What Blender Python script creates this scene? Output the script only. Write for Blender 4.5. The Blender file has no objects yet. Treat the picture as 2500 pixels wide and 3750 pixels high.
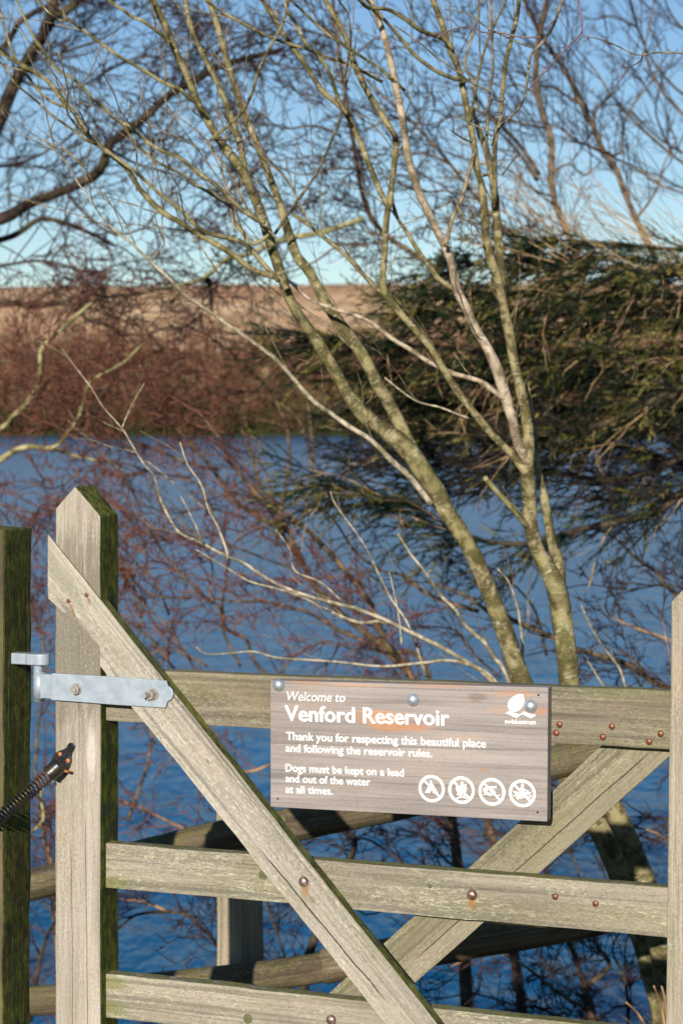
import bpy, bmesh, math, random
from mathutils import Vector, Matrix, noise
R = math.radians
SC = bpy.context.scene
COL = SC.collection

# ------------------------------------------------------------------ camera
F = 3750 / 36 * 70.0          # focal length in photograph pixels
CX, YH, CAMZ = 1250.0, 1499.0, 1.5
cam_d = bpy.data.cameras.new('camera')
cam = bpy.data.objects.new('camera', cam_d)
COL.objects.link(cam)
cam.location = (0, 0, CAMZ)
cam.rotation_euler = (R(90), 0, 0)
cam_d.sensor_fit = 'VERTICAL'
cam_d.sensor_height = 36
cam_d.sensor_width = 24
cam_d.lens = 70
cam_d.shift_y = -(1875 - YH) / 3750
cam_d.clip_start = 0.1
cam_d.clip_end = 6000
cam_d.dof.use_dof = True
cam_d.dof.focus_distance = 3.2
cam_d.dof.aperture_fstop = 8.0
SC.camera = cam

# ------------------------------------------------------------------ light
SUN_AZ, SUN_EL = R(13), R(19)          # azimuth left of straight behind the camera
sun_dir = Vector((-math.sin(SUN_AZ) * math.cos(SUN_EL), -math.cos(SUN_AZ) * math.cos(SUN_EL), math.sin(SUN_EL)))
sd = bpy.data.lights.new('sun', 'SUN')
sd.energy = 5.0
sd.angle = R(0.53)
sd.color = (1.0, 0.93, 0.84)
so = bpy.data.objects.new('sun', sd)
COL.objects.link(so)
so.rotation_euler = sun_dir.to_track_quat('Z', 'Y').to_euler()
wd = bpy.data.worlds.new('World')
SC.world = wd
wd.use_nodes = True
nt = wd.node_tree
nt.nodes.clear()
sky = nt.nodes.new('ShaderNodeTexSky')
sky.sky_type = 'NISHITA'
sky.sun_disc = False
sky.sun_elevation = SUN_EL
# Nishita: rotation 0 puts the sun at +Y, positive turns clockwise seen from above
sky.sun_rotation = math.atan2(sun_dir.x, sun_dir.y)
sky.altitude = 300
sky.air_density = 1.0
sky.dust_density = 0.0
sky.ozone_density = 2.2
hs = nt.nodes.new('ShaderNodeHueSaturation')
hs.inputs['Saturation'].default_value = 1.12
hs.inputs['Hue'].default_value = 0.5
bg = nt.nodes.new('ShaderNodeBackground')
bg.inputs['Strength'].default_value = 0.075
wo = nt.nodes.new('ShaderNodeOutputWorld')
nt.links.new(sky.outputs[0], hs.inputs['Color'])
tint = nt.nodes.new('ShaderNodeMix')
tint.data_type = 'RGBA'
tint.blend_type = 'MULTIPLY'
tint.inputs[0].default_value = 1.0
tint.inputs[7].default_value = (0.98, 0.985, 1.03, 1)
nt.links.new(hs.outputs[0], tint.inputs[6])
nt.links.new(tint.outputs[2], bg.inputs['Color'])
nt.links.new(bg.outputs[0], wo.inputs['Surface'])
SC.view_settings.view_transform = 'Standard'
SC.view_settings.look = 'None'
SC.view_settings.exposure = 0.43
SC.view_settings.gamma = 1
SC.view_settings.use_curve_mapping = False
SC.render.engine = 'CYCLES'
cy = SC.cycles
cy.max_bounces = 5
cy.diffuse_bounces = 2
cy.glossy_bounces = 3
cy.transmission_bounces = 2
cy.caustics_reflective = False
cy.caustics_refractive = False
cy.use_denoising = True
cy.sample_clamp_indirect = 4


# ------------------------------------------------------------------ helpers
def W(x, y, Y):
    "a photograph pixel at distance Y, as a world point"
    return Vector(((x - CX) / F * Y, Y, CAMZ - (y - YH) / F * Y))


TH = R(19)
gc, gs = math.cos(TH), math.sin(TH)
GY0 = 3.367
GX0 = (203 - CX) / F * GY0


def G(x, y, v):
    "pixel -> (u, z) on the gate's plane v metres behind the stile face"
    k = (x - CX) / F
    u = (k * (GY0 + v * gc) - GX0 - v * gs) / (gc + k * gs)
    Yd = GY0 - u * gs + v * gc
    return (u, CAMZ - (y - YH) / F * Yd)


def tag(o, label=None, cat=None, group=None, kind=None):
    if label: o['label'] = label
    if cat: o['category'] = cat
    if group: o['group'] = group
    if kind: o['kind'] = kind
    return o


def empty(name, loc=(0, 0, 0), rz=0):
    o = bpy.data.objects.new(name, None)
    o.empty_display_size = 0.1
    o.location = loc
    o.rotation_euler = (0, 0, rz)
    COL.objects.link(o)
    return o


class MB:
    def __init__(s):
        s.v, s.f, s.g = [], [], []

    def build(s, name, mat, parent=None, smooth=True):
        me = bpy.data.meshes.new(name)
        me.from_pydata(s.v, [], s.f)
        a = me.attributes.new('g', 'FLOAT_VECTOR', 'POINT')
        if s.g:
            flat = [c for p in s.g for c in p]
            a.data.foreach_set('vector', flat)
        if smooth:
            me.polygons.foreach_set('use_smooth', [True] * len(me.polygons))
        me.materials.append(mat)
        me.update()
        o = bpy.data.objects.new(name, me)
        COL.objects.link(o)
        if parent: o.parent = parent
        return o


def tube(mb, pts, rad, n=3, seed=0.0, cap=False, bump=0.0):
    "a tapering tube through pts"
    v, f, g = mb.v, mb.f, mb.g
    base = len(v)
    m = len(pts)
    along = 0.0
    prev = None
    nx = None
    for i in range(m):
        p = pts[i]
        if i == 0: t = pts[1] - pts[0]
        elif i == m - 1: t = pts[-1] - pts[-2]
        else: t = pts[i + 1] - pts[i - 1]
        if t.length_squared < 1e-14: t = Vector((0, 0, 1))
        t.normalize()
        if nx is None:
            nx = t.orthogonal()
        else:
            nx = nx - t * nx.dot(t)
            if nx.length_squared < 1e-10: nx = t.orthogonal()
        nx.normalize()
        ny = t.cross(nx)
        if i: along += (p - pts[i - 1]).length
        r = rad[i]
        for j in range(n):
            a = 2 * math.pi * j / n
            ca, sa = math.cos(a), math.sin(a)
            rr = r
            if bump:
                rr = r * (1 + bump * noise.noise(Vector((ca * 1.3 + seed, sa * 1.3, along * 28))) + bump * 0.6 * noise.noise(Vector((ca + seed, sa + 7, along * 90))))
            v.append(p + nx * (ca * rr) + ny * (sa * rr))
            g.append((ca * r + seed, sa * r, along))
    for i in range(m - 1):
        a0 = base + i * n
        for j in range(n):
            k = (j + 1) % n
            f.append((a0 + j, a0 + k, a0 + n + k, a0 + n + j))
    if cap:
        f.append(tuple(range(base + n - 1, base - 1, -1)))
        f.append(tuple(range(base + (m - 1) * n, base + m * n)))


def smooth_line(P, sub=4):
    "Catmull-Rom through tuples (Vector, radius)"
    out = []
    n = len(P)
    for i in range(n - 1):
        p0 = P[max(i - 1, 0)]; p1 = P[i]; p2 = P[i + 1]; p3 = P[min(i + 2, n - 1)]
        for k in range(sub):
            t = k / sub
            t2, t3 = t * t, t * t * t
            q = 0.5 * ((2 * p1[0]) + (p2[0] - p0[0]) * t + (2 * p0[0] - 5 * p1[0] + 4 * p2[0] - p3[0]) * t2 + (3 * p1[0] - p0[0] - 3 * p2[0] + p3[0]) * t3)
            out.append((q, p1[1] * (1 - t) + p2[1] * t))
    out.append(P[-1])
    return out


def traced(px, Y0, Y1, w0, w1, sub=4, rnd=None, wob=0.02, widths=None):
    "polyline of pixels -> smooth list of (point, radius); distance runs Y0..Y1, widths in pixels w0..w1"
    n = len(px)
    out = []
    tot = [0.0]
    for i in range(1, n):
        tot.append(tot[-1] + math.hypot(px[i][0] - px[i - 1][0], px[i][1] - px[i - 1][1]))
    for i, q in enumerate(px):
        t = tot[i] / tot[-1]
        Y = Y0 + (Y1 - Y0) * t
        if rnd and 0 < i < n - 1: Y += rnd.uniform(-wob, wob)
        w = w0 + (w1 - w0) * t
        if widths and widths[i] is not None: w = widths[i]
        out.append((W(q[0], q[1], Y), w * 0.5 * Y / F))
    return smooth_line(out, sub)


def rvec(rnd, s=1.0):
    return Vector((rnd.gauss(0, s), rnd.gauss(0, s), rnd.gauss(0, s)))


def shoot(mb, rnd, p, d, L, r, segs, jit, bias, n=3, rtip=0.35, ret=True):
    "one wandering twig; returns its points and directions"
    pts = [p.copy()]
    ds = [d.copy()]
    step = L / segs
    d = d.normalized()
    q = p.copy()
    for i in range(segs):
        d = (d + rvec(rnd, jit) + bias)
        d.normalize()
        q = q + d * step
        pts.append(q)
        ds.append(d.copy())
    rad = [r * (1 - (1 - rtip) * i / segs) for i in range(segs + 1)]
    tube(mb, pts, rad, n, rnd.random() * 50)
    return pts, ds, rad


def spray(mb, rnd, p, d, L, r, lv, P):
    "recursive twig spray. P: per-level dict lists"
    segs = P['segs'][lv]
    pts, ds, rad = shoot(mb, rnd, p, d, L, r, segs, P['jit'][lv], P['bias'], n=P.get('n', 3), rtip=P.get('rtip', 0.4))
    if lv + 1 < len(P['segs']):
        nc = P['nc'][lv]
        nc = int(nc * rnd.uniform(0.7, 1.3) + 0.5)
        for c in range(nc):
            t = rnd.uniform(0.12, 1.0)
            x = t * segs
            i = min(int(x), segs - 1)
            q = pts[i].lerp(pts[i + 1], x - i)
            dd = ds[i + 1].copy()
            side = dd.cross(rvec(rnd)).normalized()
            ang = P['ang'] * rnd.uniform(0.6, 1.4)
            nd = dd * math.cos(ang) + side * math.sin(ang)
            spray(mb, rnd, q, nd, L * P['lr'] * rnd.uniform(0.55, 1.25) * (1.15 - 0.5 * t), max(rad[i] * P['rr'], P['rmin']), lv + 1, P)


# ------------------------------------------------------------------ materials
def line_y(x0, y0, x1, y1, x):
    return y0 + (y1 - y0) * (x - x0) / (x1 - x0)


class NT:
    def __init__(s, name):
        s.m = bpy.data.materials.new(name)
        s.m.use_nodes = True
        s.t = s.m.node_tree
        s.t.nodes.clear()
        s.out = s.n('ShaderNodeOutputMaterial')
        s.b = s.n('ShaderNodeBsdfPrincipled')
        s.l(s.b.outputs[0], s.out.inputs[0])

    def n(s, t, **k):
        x = s.t.nodes.new(t)
        for a, b in k.items(): setattr(x, a, b)
        return x

    def l(s, a, b):
        s.t.links.new(a, b)

    def sock(s, inp, val):
        if isinstance(val, bpy.types.NodeSocket): s.l(val, inp)
        elif isinstance(val, (tuple, list)) and len(val) == 3 and inp.type == 'RGBA': inp.default_value = (*val, 1)
        else: inp.default_value = val

    def coords(s, scale=(1, 1, 1), src='g', loc=(0, 0, 0)):
        if src == 'g':
            a = s.n('ShaderNodeAttribute'); a.attribute_name = 'g'; o = a.outputs['Vector']
        else:
            a = s.n('ShaderNodeTexCoord'); o = a.outputs[src]
        mp = s.n('ShaderNodeMapping')
        s.l(o, mp.inputs['Vector'])
        mp.inputs['Scale'].default_value = scale
        mp.inputs['Location'].default_value = loc
        return mp.outputs[0]

    def noise(s, vec, scale=1, detail=4, rough=0.55, dist=0):
        x = s.n('ShaderNodeTexNoise')
        s.l(vec, x.inputs['Vector'])
        x.inputs['Scale'].default_value = scale
        x.inputs['Detail'].default_value = detail
        x.inputs['Roughness'].default_value = rough
        x.inputs['Distortion'].default_value = dist
        return x.outputs['Fac']

    def ramp(s, fac, lo, hi, a=0.0, b=1.0):
        x = s.n('ShaderNodeMapRange', interpolation_type='SMOOTHSTEP')
        s.l(fac, x.inputs['Value'])
        x.inputs['From Min'].default_value = lo
        x.inputs['From Max'].default_value = hi
        x.inputs['To Min'].default_value = a
        x.inputs['To Max'].default_value = b
        return x.outputs[0]

    def mix(s, fac, a, b, mode='MIX'):
        x = s.n('ShaderNodeMix', data_type='RGBA', blend_type=mode)
        s.sock(x.inputs[0], fac)
        s.sock(x.inputs[6], a)
        s.sock(x.inputs[7], b)
        return x.outputs[2]

    def math(s, op, a, b=0.0):
        x = s.n('ShaderNodeMath', operation=op)
        s.sock(x.inputs[0], a)
        s.sock(x.inputs[1], b)
        x.use_clamp = False
        return x.outputs[0]

    def bump(s, h, dist, strength=1.0, prev=None):
        x = s.n('ShaderNodeBump')
        x.inputs['Distance'].default_value = dist
        x.inputs['Strength'].default_value = strength
        s.l(h, x.inputs['Height'])
        if prev: s.l(prev, x.inputs['Normal'])
        return x.outputs[0]

    def done(s, col, rough=0.8, normal=None, spec=0.3, metal=0.0):
        s.sock(s.b.inputs['Base Color'], col)
        s.sock(s.b.inputs['Roughness'], rough)
        s.b.inputs['Specular IOR Level'].default_value = spec
        s.b.inputs['Metallic'].default_value = metal
        if normal: s.l(normal, s.b.inputs['Normal'])
        return s.m


def wood(name, dark, light, lichen=0.5, green=0.4, moss_top=0.8, moss_side=0.0, warm=0.3, lich_col=(0.50, 0.49, 0.33), crack=1.0, relief=1.0, spots=None, fleck=1.0, lines=(), finek=0.6, speck=0.6):
    n = NT(name)
    fine = n.noise(n.coords((7, 260, 260)), 1, 5, 0.65)
    mid = n.noise(n.coords((2.0, 60, 60)), 1, 4, 0.6, 0.6)
    blot = n.noise(n.coords((5, 14, 14)), 1, 4, 0.6)
    c = n.mix(n.ramp(mid, 0.3, 0.7), dark, light)
    c = n.mix(n.ramp(fine, 0.35, 0.62, finek, 0.0), c, tuple(x * 0.52 for x in dark))
    big = n.noise(n.coords((1.7, 9, 9), loc=(3, 1, 0)), 1, 3, 0.55)
    c = n.mix(n.ramp(big, 0.42, 0.70, 0, 0.55), c, tuple(x * 1.25 for x in light))
    c = n.mix(n.ramp(blot, 0.5, 0.72, 0, warm), c, (0.36, 0.25, 0.17))
    # algae: a green cast in soft patches
    alg = n.noise(n.coords((4, 18, 18), loc=(9, 3, 5)), 1, 5, 0.65)
    c = n.mix(n.ramp(alg, 0.40, 0.68, 0, green), c, (0.16, 0.155, 0.045))
    # lichen crust: small pale flecks drawn out along the grain
    lf = n.noise(n.coords((85 * fleck, 270 * fleck, 270 * fleck), loc=(1, 8, 2)), 1, 5, 0.75, 0.6)
    lb = n.noise(n.coords((6, 16, 16), loc=(5, 5, 1)), 1, 3, 0.5)
    lm = n.math('MULTIPLY', n.ramp(lf, 0.48, 0.64), n.ramp(lb, 0.42, 0.62, 0.12, 1.0))
    c = n.mix(n.math('MULTIPLY', lm, lichen), c, lich_col)
    df = n.noise(n.coords((120 * fleck, 420 * fleck, 420 * fleck), loc=(4, 2, 9)), 1, 3, 0.6)
    c = n.mix(n.ramp(df, 0.54, 0.68, 0, 0.45 * max(lichen, 0.35)), c, (0.09, 0.08, 0.045))
    gl = n.noise(n.coords((1.2, 95, 95), loc=(6, 6, 3)), 1, 3, 0.5, 0.4)
    c = n.mix(n.ramp(gl, 0.54, 0.66, 0, 0.5), c, tuple(x * 0.5 for x in dark))
    # long drying cracks
    cr = None
    if lines:
        at_ = n.n('ShaderNodeAttribute'); at_.attribute_name = 'g'
        sl = n.n('ShaderNodeSeparateXYZ'); n.l(at_.outputs['Vector'], sl.inputs[0])
        wv = n.noise(n.coords((9, 0, 0)), 1, 3, 0.6)
        for (lx0, lx1, ly, lw, amp, slope) in lines:
            y_ = n.math('SUBTRACT', n.math('SUBTRACT', sl.outputs['Y'], ly), n.math('MULTIPLY', n.math('SUBTRACT', wv, 0.5), amp))
            y_ = n.math('SUBTRACT', y_, n.math('MULTIPLY', n.math('SUBTRACT', sl.outputs['X'], lx0), slope))
            m_ = n.ramp(n.math('ABSOLUTE', y_), lw * 0.4, lw, 1.0, 0.0)
            m_ = n.math('MULTIPLY', m_, n.ramp(sl.outputs['X'], lx0, lx0 + 0.05))
            m_ = n.math('MULTIPLY', m_, n.ramp(sl.outputs['X'], lx1 - 0.05, lx1, 1.0, 0.0))
            cr = m_ if cr is None else n.math('MAXIMUM', cr, m_)
        c = n.mix(n.math('MULTIPLY', cr, 0.9), c, (0.03, 0.025, 0.015))
    if spots:
        co = n.coords((1, 1, 1))
        wob = n.noise(n.coords((14, 90, 90)), 1, 4, 0.7)
        for (sx, sy, rx, ry, colr, st) in spots:
            mp = n.n('ShaderNodeMapping')
            n.l(co, mp.inputs['Vector'])
            mp.inputs['Location'].default_value = (-sx / rx, -sy / ry, 0)
            mp.inputs['Scale'].default_value = (1 / rx, 1 / ry, 0)
            ln = n.n('ShaderNodeVectorMath', operation='LENGTH')
            n.l(mp.outputs[0], ln.inputs[0])
            dd = n.math('ADD', ln.outputs['Value'], n.math('MULTIPLY', n.math('SUBTRACT', wob, 0.5), 1.6))
            c = n.mix(n.ramp(dd, 0.35, 1.0, st * 0.8, 0.0), c, colr)
    sk = n.noise(n.coords((210, 300, 300), loc=(2, 5, 8)), 1, 4, 0.75)
    sb = n.noise(n.coords((7, 13, 13), loc=(8, 1, 3)), 1, 3, 0.6)
    sm = n.ramp(sb, 0.35, 0.62, 0.35, 1.0)
    c = n.mix(n.math('MULTIPLY', n.ramp(sk, 0.36, 0.47, speck, 0.0), sm), c, tuple(x * 0.42 for x in dark))
    c = n.mix(n.math('MULTIPLY', n.ramp(sk, 0.55, 0.66, 0.0, speck * 0.8), sm), c, tuple(min(x * 1.35, 0.6) for x in light))
    # moss and algae on upward faces and on the damp side
    tc = n.n('ShaderNodeTexCoord')
    sp = n.n('ShaderNodeSeparateXYZ')
    n.l(tc.outputs['Normal'], sp.inputs[0])
    mn = n.noise(n.coords((42, 60, 60), loc=(0, 4, 4)), 1, 6, 0.8)
    mc = n.mix(n.ramp(mn, 0.35, 0.68), (0.028, 0.036, 0.008), (0.21, 0.22, 0.03))
    mc = n.mix(n.ramp(fine, 0.35, 0.55, 0.8, 0.0), mc, (0.014, 0.014, 0.008))
    if moss_top > 0:
        ft = n.math('MULTIPLY', n.ramp(sp.outputs['Z'], 0.32, 0.62), n.ramp(mn, 0.60 - 0.42 * moss_top, 0.72 - 0.42 * moss_top, 0.0, min(1.0, 0.5 + 0.5 * moss_top)))
        c = n.mix(ft, c, mc)
    if moss_side > 0:
        fs = n.math('MULTIPLY', n.ramp(sp.outputs['X'], 0.55, 0.85), n.ramp(mn, 0.2, 0.5, 0.75 * moss_side, moss_side))
        c = n.mix(fs, c, mc)
    h = n.math('ADD', n.math('MULTIPLY', fine, 0.6), n.math('MULTIPLY', mid, 0.9))
    h = n.math('ADD', h, n.math('MULTIPLY', lm, 0.35 * lichen))
    if cr is not None: h = n.math('SUBTRACT', h, n.math('MULTIPLY', cr, 1.5))
    h = n.math('ADD', h, n.math('MULTIPLY', mn, 0.8))
    return n.done(c, 0.88, n.bump(h, 0.0011 * relief, 0.9), 0.2)


def bark(name, dark, light, band=0.6, green=0.3, patch=(0.5, 0.48, 0.4), sc=1.0, spec=0.2):
    n = NT(name)
    b1 = n.noise(n.coords((34 * sc, 34 * sc, 95 * sc)), 1, 5, 0.75, 1.1)
    b2 = n.noise(n.coords((30 * sc, 30 * sc, 26 * sc), loc=(4, 4, 4)), 1, 4, 0.6)
    b3 = n.noise(n.coords((9 * sc, 9 * sc, 7 * sc), loc=(1, 9, 4)), 1, 3, 0.6)
    c = n.mix(n.ramp(b2, 0.42, 0.60), dark, light)
    c = n.mix(n.ramp(b3, 0.42, 0.66, 0, green), c, (0.15, 0.15, 0.04))
    c = n.mix(n.ramp(b1, 0.54, 0.68, 0, band), c, patch)
    c = n.mix(n.ramp(b1, 0.30, 0.44, band, 0), c, tuple(x * 0.55 for x in dark))
    return n.done(c, 0.75, n.bump(n.math('ADD', b1, b2), 0.0020, 1.0), spec)


def plain(name, a, b, scale=(20, 20, 20), rough=0.8, spec=0.2, src='g', detail=3):
    n = NT(name)
    f = n.noise(n.coords(scale, src), 1, detail, 0.6)
    return n.done(n.mix(n.ramp(f, 0.35, 0.65), a, b), rough, None, spec)


def metal(name, a, b, scale=60, rough=0.45, met=0.8, rust=None, bumpd=0.0003):
    n = NT(name)
    f = n.noise(n.coords((1, 1, 1), 'Object'), scale, 5, 0.65)
    f2 = n.noise(n.coords((1, 1, 1), 'Object', (3, 3, 3)), scale * 0.35, 4, 0.6)
    c = n.mix(n.ramp(f, 0.3, 0.7), a, b)
    if rust: c = n.mix(n.ramp(f2, 0.45, 0.62, 0, rust[1]), c, rust[0])
    return n.done(c, rough, n.bump(f, bumpd, 0.6), 0.5, met)




def gco(px, py, v, p0, p1, seed):
    "grain coordinates of a pixel on a slab whose grain runs p0 -> p1"
    a, b = G(*p0, v), G(*p1, v)
    d = Vector((b[0] - a[0], b[1] - a[1])).normalized()
    q = G(px, py, v)
    s_ = seed * 3.71
    return (q[0] * d.x + q[1] * d.y + s_, -q[0] * d.y + q[1] * d.x + s_ * 0.37)


BRG = ((366, 2439), (1410, 3750))
RBG = ((1415, 3445), (2193, 2738))
a_, b_ = gco(930, 3085, -0.0045, *BRG, 8), gco(1440, 3700, -0.0045, *BRG, 8)
a2_, b2_ = gco(560, 2420, -0.0045, *BRG, 8), gco(1000, 2990, -0.0045, *BRG, 8)
BR_LINES = [(a_[0], b_[0], a_[1], 0.0016, 0.010, (b_[1] - a_[1]) / (b_[0] - a_[0])), (a2_[0], b2_[0], a2_[1] - 0.008, 0.0006, 0.008, (b2_[1] - a2_[1]) / (b2_[0] - a2_[0]))]
a_, b_ = gco(1490, 3540, 0.0475, *RBG, 9), gco(2400, 2735, 0.0475, *RBG, 9)
RB_LINES = [(a_[0], b_[0], a_[1], 0.0010, 0.004, (b_[1] - a_[1]) / (b_[0] - a_[0]))]
ST_SPOTS = [(1.13 + 3.71, 1.3727 - 0.043, 0.24, 0.20, (0.135, 0.122, 0.088), 1.0), (0.93 + 3.71, 1.3727 - 0.068, 0.06, 0.012, (0.58, 0.52, 0.45), 0.7), (0.945 + 3.71, 1.3727 - 0.025, 0.02, 0.020, (0.24, 0.19, 0.13), 0.4)]
ST_LINES = [(0.2 + 3.71, 0.83 + 3.71, 1.3727 - 0.064, 0.0006, 0.006, 0.012), (0.3 + 3.71, 0.78 + 3.71, 1.3727 - 0.034, 0.0005, 0.005, 0.008), (0.97 + 3.71, 1.06 + 3.71, 1.3727 - 0.045, 0.0007, 0.010, 0.0), (1.1 + 3.71, 1.28 + 3.71, 1.3727 - 0.052, 0.0004, 0.006, 0.0)]
a_ = gco(1142, 3298, -0.0045, *BRG, 8)
b_ = gco(1365, 3505, -0.0045, *BRG, 8)
c_ = gco(760, 2790, -0.0045, *BRG, 8)
d_ = gco(300, 2270, -0.0045, *BRG, 8)
e_ = gco(230, 2120, -0.0045, *BRG, 8)
BR_SPOTS = [(d_[0], d_[1] - 0.010, 0.07, 0.008, (0.15, 0.135, 0.11), 0.85), (e_[0], e_[1], 0.10, 0.022, (0.20, 0.195, 0.13), 0.8), (a_[0], a_[1], 0.012, 0.007, (0.12, 0.10, 0.075), 0.8), (b_[0], b_[1], 0.008, 0.006, (0.14, 0.12, 0.08), 0.7), (c_[0], c_[1], 0.007, 0.004, (0.14, 0.13, 0.09), 0.7)]
RL_SPOTS = []
for (yb0, yb1, sd_, yy) in [(3252, 3433, 4, 3235), (3727, 3965, 5, 3690), (3727, 3965, 5, 3600)]:
    e0, e1 = (350, line_y(390, yb0, 2440, yb1, 350)), (2550, line_y(390, yb0, 2440, yb1, 2550))
    q_ = gco(405, yy, 0.021, e0, e1, sd_)
    RL_SPOTS.append((q_[0], q_[1], 0.045, 0.014, (0.15, 0.16, 0.035), 0.8))
q_ = gco(1560, 3380, 0.021, (350, line_y(390, 3252, 2440, 3433, 350)), (2550, line_y(390, 3252, 2440, 3433, 2550)), 4)
RL_SPOTS.append((q_[0] - 0.09, q_[1], 0.10, 0.012, (0.16, 0.16, 0.05), 0.6))
ORANGE = (0.36, 0.16, 0.065)
M = {}
M['rail'] = wood('weathered_rail_wood', (0.18, 0.155, 0.118), (0.31, 0.27, 0.21), finek=0.5, spots=RL_SPOTS, lichen=0.75, green=0.32, moss_top=0.55, warm=0.15)
M['rail_top'] = wood('weathered_top_rail_wood', (0.135, 0.115, 0.083), (0.235, 0.20, 0.15), finek=0.5, lichen=0.25, green=0.35, moss_top=0.35, warm=0.3)
M['stile'] = wood('weathered_stile_wood', (0.31, 0.265, 0.215), (0.41, 0.36, 0.30), finek=0.4, lichen=0.25, green=0.30, moss_top=1.0, moss_side=1.0, warm=0.3, lich_col=(0.58, 0.55, 0.44), spots=ST_SPOTS, lines=ST_LINES)
M['stile_r'] = wood('weathered_closing_stile_wood', (0.23, 0.195, 0.145), (0.36, 0.31, 0.24), lichen=0.45, green=0.3, moss_top=0.6, moss_side=1.0, warm=0.35)
M['brace'] = wood('weathered_brace_wood', (0.25, 0.22, 0.18), (0.42, 0.375, 0.31), lichen=0.6, green=0.24, moss_top=0.85, warm=0.25, lich_col=(0.60, 0.58, 0.47), finek=0.45, lines=BR_LINES, spots=BR_SPOTS)
M['rear_brace'] = wood('weathered_rear_brace_wood', (0.145, 0.125, 0.085), (0.24, 0.21, 0.145), lichen=0.4, green=0.35, moss_top=0.5, warm=0.15, finek=0.5, lines=RB_LINES)
M['dark_post'] = wood('dark_mossy_post_wood', (0.055, 0.042, 0.026), (0.11, 0.08, 0.05), lichen=0.0, green=0.6, moss_top=0.6, moss_side=0.78, warm=0.3, relief=1.6)
M['old_post'] = wood('old_fence_post_wood', (0.20, 0.165, 0.11), (0.34, 0.285, 0.20), lichen=0.3, green=0.3, moss_top=0.5, warm=0.35)
M['log'] = wood('old_round_rail_wood', (0.055, 0.040, 0.024), (0.13, 0.098, 0.06), lichen=0.2, green=0.2, moss_top=0.25, warm=0.35)
M['birch'] = bark('birch_bark', (0.075, 0.060, 0.022), (0.26, 0.215, 0.105), 0.55, 0.3, (0.56, 0.53, 0.42))
M['birch_light'] = bark('pale_birch_bark', (0.17, 0.125, 0.08), (0.44, 0.35, 0.25), 0.6, 0.2, (0.62, 0.56, 0.46))
M['birch_twig'] = bark('birch_twig_bark', (0.09, 0.065, 0.035), (0.32, 0.25, 0.16), 0.5, 0.25, (0.52, 0.46, 0.36), 2.0)
M['haw'] = bark('hawthorn_bark', (0.10, 0.085, 0.06), (0.26, 0.22, 0.16), 0.5, 0.3, (0.34, 0.31, 0.25), 2.5)
M['haw_twig'] = plain('purple_twig_bark', (0.07, 0.045, 0.06), (0.20, 0.13, 0.13), (60, 60, 60), 0.5, 0.4)
M['dark_bark'] = bark('dark_tree_bark', (0.018, 0.012, 0.010), (0.070, 0.047, 0.033), 0.4, 0.2, (0.11, 0.08, 0.06), 0.8)
M['brown_bark'] = bark('brown_tree_bark', (0.045, 0.028, 0.018), (0.17, 0.105, 0.062), 0.45, 0.25, (0.30, 0.24, 0.17), 0.8)
M['lichen_bark'] = bark('lichen_covered_bark', (0.16, 0.14, 0.05), (0.38, 0.34, 0.17), 0.6, 0.4, (0.5, 0.48, 0.32), 0.9)
M['red_twig'] = plain('reddish_twig_bark', (0.040, 0.012, 0.009), (0.20, 0.075, 0.042), (6, 6, 14), 0.6, 0.3)
M['tan_twig'] = plain('tan_twig_bark', (0.13, 0.07, 0.035), (0.38, 0.23, 0.12), (6, 6, 14), 0.6, 0.3)
M['dark_twig'] = plain('dark_twig_bark', (0.012, 0.008, 0.008), (0.065, 0.033, 0.024), (6, 6, 14), 0.6, 0.3)
M['pale_twig'] = bark('pale_lichened_twig_bark', (0.22, 0.18, 0.115), (0.50, 0.43, 0.31), 0.5, 0.3, (0.62, 0.57, 0.46), 2.0)
M['dead_twig'] = plain('shade_blackened_twig_bark', (0.008, 0.006, 0.006), (0.032, 0.022, 0.018), (6, 6, 14), 0.6, 0.2)  # shade in and under the conifer is put into this near-black bark
M['shoot'] = plain('conifer_twig_bark', (0.16, 0.09, 0.04), (0.50, 0.34, 0.17), (9, 9, 20), 0.6, 0.3)
M['needle_tip'] = plain('golden_green_needle_tips', (0.07, 0.085, 0.012), (0.24, 0.19, 0.045), (9, 9, 9), 0.5, 0.4, 'Object')
M['needle'] = plain('conifer_needles', (0.0025, 0.008, 0.003), (0.018, 0.038, 0.008), (9, 9, 9), 0.5, 0.4, 'Object')  # dark green needles, pushed near black to carry the crown's inner shade
M['galv'] = metal('galvanised_steel', (0.25, 0.295, 0.34), (0.35, 0.40, 0.44), 45, 0.5, 0.3)
M['stud'] = metal('dull_steel_stud', (0.38, 0.43, 0.47), (0.55, 0.59, 0.62), 300, 0.34, 0.65)
M['nut'] = metal('weathered_nut_steel', (0.24, 0.22, 0.19), (0.38, 0.35, 0.30), 300, 0.5, 0.5)
M['rust'] = metal('rusty_bolt_iron', (0.10, 0.035, 0.02), (0.26, 0.09, 0.045), 400, 0.42, 0.45)
M['rust_worn'] = metal('worn_rusty_bolt_iron', (0.12, 0.05, 0.03), (0.40, 0.33, 0.30), 180, 0.35, 0.6, ((0.22, 0.07, 0.03), 0.9))
M['black_steel'] = metal('black_enamelled_steel', (0.018, 0.020, 0.024), (0.045, 0.048, 0.055), 120, 0.35, 0.6, ((0.10, 0.07, 0.02), 0.5))
M['orange_rust'] = metal('orange_rust', (0.30, 0.09, 0.02), (0.50, 0.19, 0.05), 300, 0.6, 0.2)
M['hole'] = plain('dark_hole', (0.01, 0.008, 0.005), (0.02, 0.015, 0.01))
M['plug'] = plain('green_wooden_plug', (0.07, 0.07, 0.03), (0.14, 0.13, 0.07), (300, 300, 300), src='Object')


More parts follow.
